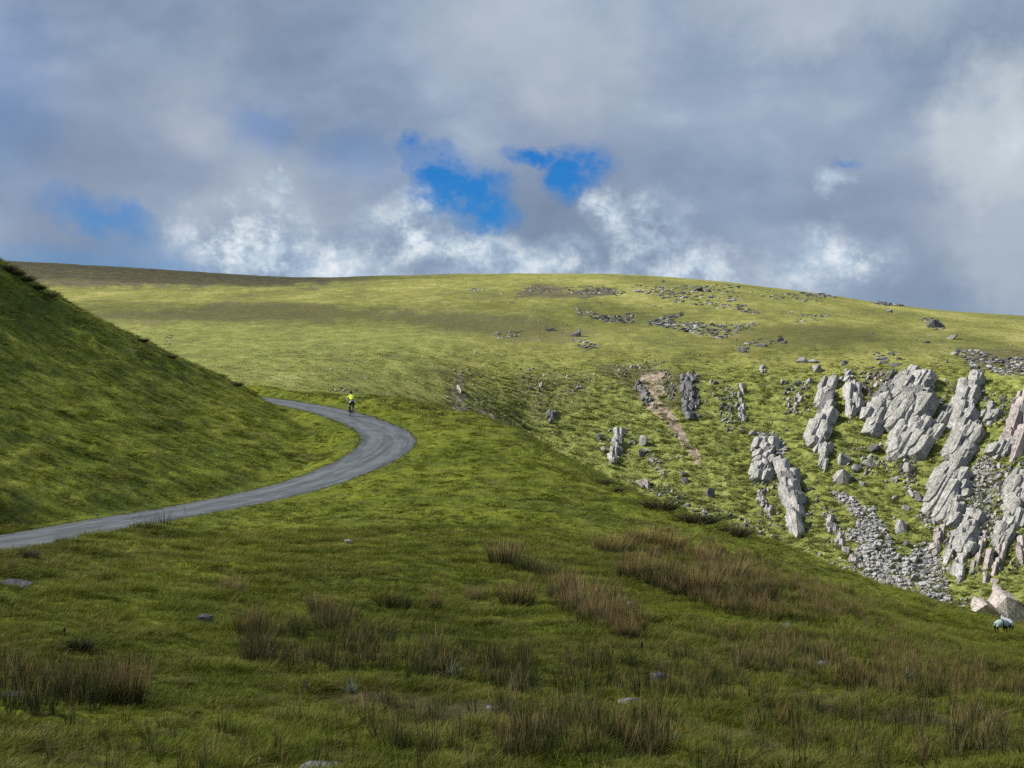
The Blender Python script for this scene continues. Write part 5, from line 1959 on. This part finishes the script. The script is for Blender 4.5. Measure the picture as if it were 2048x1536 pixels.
# pelvis, spine, neck, head, legs (right foot up, left foot down), arms
V = [(0, -.24, 1.02), (0, -.14, 1.16), (0, .02, 1.31), (0, .13, 1.42), (0, .19, 1.50), (0, .24, 1.58), (0, .265, 1.68),
     (.095, -.22, .99), (.125, .02, .93), (.13, .13, .86), (.13, .06, .66), (.125, -.04, .46), (.125, -.06, .42), (.125, .10, .40),
     (-.095, -.22, .99), (-.115, -.07, .78), (-.12, .03, .60), (-.12, -.04, .38), (-.125, -.09, .18), (-.125, -.10, .13), (-.125, .08, .10),
     (.17, .13, 1.40), (.235, .19, 1.28), (.245, .26, 1.13), (.225, .40, .99), (.215, .47, .945), (.213, .52, .925),
     (-.17, .13, 1.40), (-.235, .19, 1.28), (-.245, .26, 1.13), (-.225, .40, .99), (-.215, .47, .945), (-.213, .52, .925)]
E = [(0, 1), (1, 2), (2, 3), (3, 4), (4, 5), (5, 6), (0, 7), (7, 8), (8, 9), (9, 10), (10, 11), (11, 12), (12, 13),
     (0, 14), (14, 15), (15, 16), (16, 17), (17, 18), (18, 19), (19, 20),
     (3, 21), (21, 22), (22, 23), (23, 24), (24, 25), (25, 26), (3, 27), (27, 28), (28, 29), (29, 30), (30, 31), (31, 32)]
RD = [.15, .135, .155, .13, .055, .085, .075, .10, .085, .062, .055, .038, .036, .03,
      .10, .085, .062, .056, .038, .036, .03,
      .068, .055, .045, .036, .030, .03, .068, .055, .045, .036, .030, .03]
body = link(bpy.data.objects.new('body', skin_mesh('body', V, E, RD, M_SKIN)), rider)
# colours of the close-fitting clothes are materials on the one body surface
bmesh_slots = [M_SKIN, M_YELLOW, M_WCLOTH, M_BLACK]
bmt = body.data
bmt.materials.clear()
for mt in bmesh_slots:
    bmt.materials.append(mt)
for p in bmt.polygons:
    c = p.center
    x, y, z = abs(c.x), c.y, c.z
    k = 3
    if z > 1.54:
        k = 0
    elif x > .175 and z > .97:
        k = 2 if z < 1.33 else 1
    elif x > .17 and z > .90:
        k = 3
    elif z > 1.22:
        k = 1 if x < .15 else 2
    elif z > 1.14:
        k = 3 if x < .15 else 2
    elif z > 1.09:
        k = 2
    elif z > .98 and x > .125 and y < 0:
        k = 2
    elif .72 < z < .765 and c.x < 0:
        k = 2
    elif (c.x < 0 and .185 < z < .25) or (c.x > 0 and .46 < z < .52):
        k = 2
    p.material_index = k
bm = bmesh.new()
bmesh.ops.create_uvsphere(bm, u_segments=18, v_segments=12, radius=1)
for v in bm.verts:
    z = max(v.co.z, -.35)
    v.co = Vector((v.co.x * .105, v.co.y * .145 + .262, z * .11 + 1.675))
bm_obj('helmet', bm, M_HELM, rider)
bm = bmesh.new()
for sx in (-1, 0, 1):
    pr = None
    for k in range(8):
        a = -.5 + k * .42
        q = (sx * .05, .262 - math.cos(a) * .14, 1.68 + math.sin(a) * .108)
        if pr:
            tube(bm, pr, q, .006)
        pr = q
bm_obj('helmet_vents', bm, M_METAL, rider)
for sx in (-1, 1):
    for k in range(5):
        L = (.055, .068, .074, .068, .055)[k]
        if k == 0:
            vv = [(sx * .205, .49, .95), (sx * .190, .515, .945), (sx * .178, .525, .925)]
        else:
            y0 = .50 + .018 * (k - 1)
            vv = [(sx * .222, y0, .95), (sx * .242, y0 + .01, .95 - L * .35), (sx * .232, y0 + .012, .95 - L * .8)]
        f_ = link(bpy.data.objects.new('finger', skin_mesh('finger', vv, [(0, 1), (1, 2)], [.010, .009, .008], M_BLACK, 1)), rider)
    # shoes
    foot = Vector((sx * .125, 0, 0)) + (Vector((0, .02, .385)) if sx > 0 else Vector((0, 0, .085)))
    bm = bmesh.new()
    bmesh.ops.create_uvsphere(bm, u_segments=12, v_segments=8, radius=1)
    for v in bm.verts:
        v.co = Vector((v.co.x * .045, v.co.y * .135, max(v.co.z, -.5) * .05)) + foot
    bm_obj('shoe', bm, M_BLACK, rider)

# ------------------------------------------------------------------ sheep
M_WOOL = simple_mat('wool', (.44, .52, .51), .95, .05)
M_WOOLG = simple_mat('grey_wool', (.42, .45, .48), .95, .05)
M_FACE = simple_mat('black_face_hair', (.015, .015, .017), .9, .05)


def make_sheep(name_label, loc, yaw_, wool, graze=True, s=1.0):
    t = thing('sheep', name_label, 'sheep', loc, 'sheep at the edge of the slope')
    t.rotation_euler = (0, 0, yaw_)
    t.scale = (s, s, s)
    nz = (.30 if graze else .95)
    V_ = [(0, -.34, .62), (0, -.12, .64), (0, .16, .64), (0, .34, .66), (0, .50, .62 if graze else .82), (0, .60, nz + .12), (0, .70, nz),
          (.12, -.36, .50), (.13, -.42, .34), (.12, -.35, .20), (.12, -.35, .04), (-.12, -.36, .50), (-.13, -.42, .34), (-.12, -.35, .20), (-.12, -.35, .04),
          (.11, .28, .48), (.11, .30, .30), (.11, .29, .04), (-.11, .28, .48), (-.11, .30, .30), (-.11, .29, .04),
          (0, -.50, .66), (0, -.54, .48)]
    E_ = [(0, 1), (1, 2), (2, 3), (3, 4), (4, 5), (5, 6), (0, 7), (7, 8), (8, 9), (9, 10), (0, 11), (11, 12), (12, 13), (13, 14),
          (3, 15), (15, 16), (16, 17), (3, 18), (18, 19), (19, 20), (0, 21), (21, 22)]
    R_ = [.22, .26, .25, .20, .12, .085, .05, .11, .055, .035, .028, .11, .055, .035, .028, .085, .04, .028, .085, .04, .028, .05, .035]
    b = link(bpy.data.objects.new('body', skin_mesh('body', V_, E_, R_, wool)), t)
    me = b.data
    me.materials.append(M_FACE)
    for v in me.vertices:       # woolly surface
        if v.co.z > .42 and abs(v.co.y) < .55:
            d = float(fbm(np.array([v.co.x * 14 + v.co.z * 9]), np.array([v.co.y * 14]), 5, 2)[0])
            v.co += v.normal * d * .022
    for p in me.polygons:
        c = p.center
        if c.z < .36 or c.y > .56 or (graze and abs(c.y + .02) < .055) or (graze and c.z < .46):
            p.material_index = 1
    for sx in (-1, 1):
        bm = bmesh.new()
        bmesh.ops.create_uvsphere(bm, u_segments=8, v_segments=6, radius=1)
        for v in bm.verts:
            v.co = Vector((v.co.x * .065 + sx * .12, v.co.y * .015 + .58, v.co.z * .03 + nz + .15))
        bm_obj('ear', bm, M_FACE, t)
    return t


ps, Ds = near_loc(2003, 1274)
make_sheep('pale bluish sheep with a dark band round its middle on the ridge line at right', ps + Vector((0, 0, .12)), R(-68), M_WOOL, True, .56)
p2, D2 = near_loc(2017, 1274)
q2 = Vector((p2.x, p2.y + .5, near.z(p2.x, p2.y + .5)))
make_sheep('greyer sheep half hidden behind the banded sheep on the ridge line', q2 + Vector((.12, 0, .16)), R(25), M_WOOLG, False, .5)
#END_FIGS
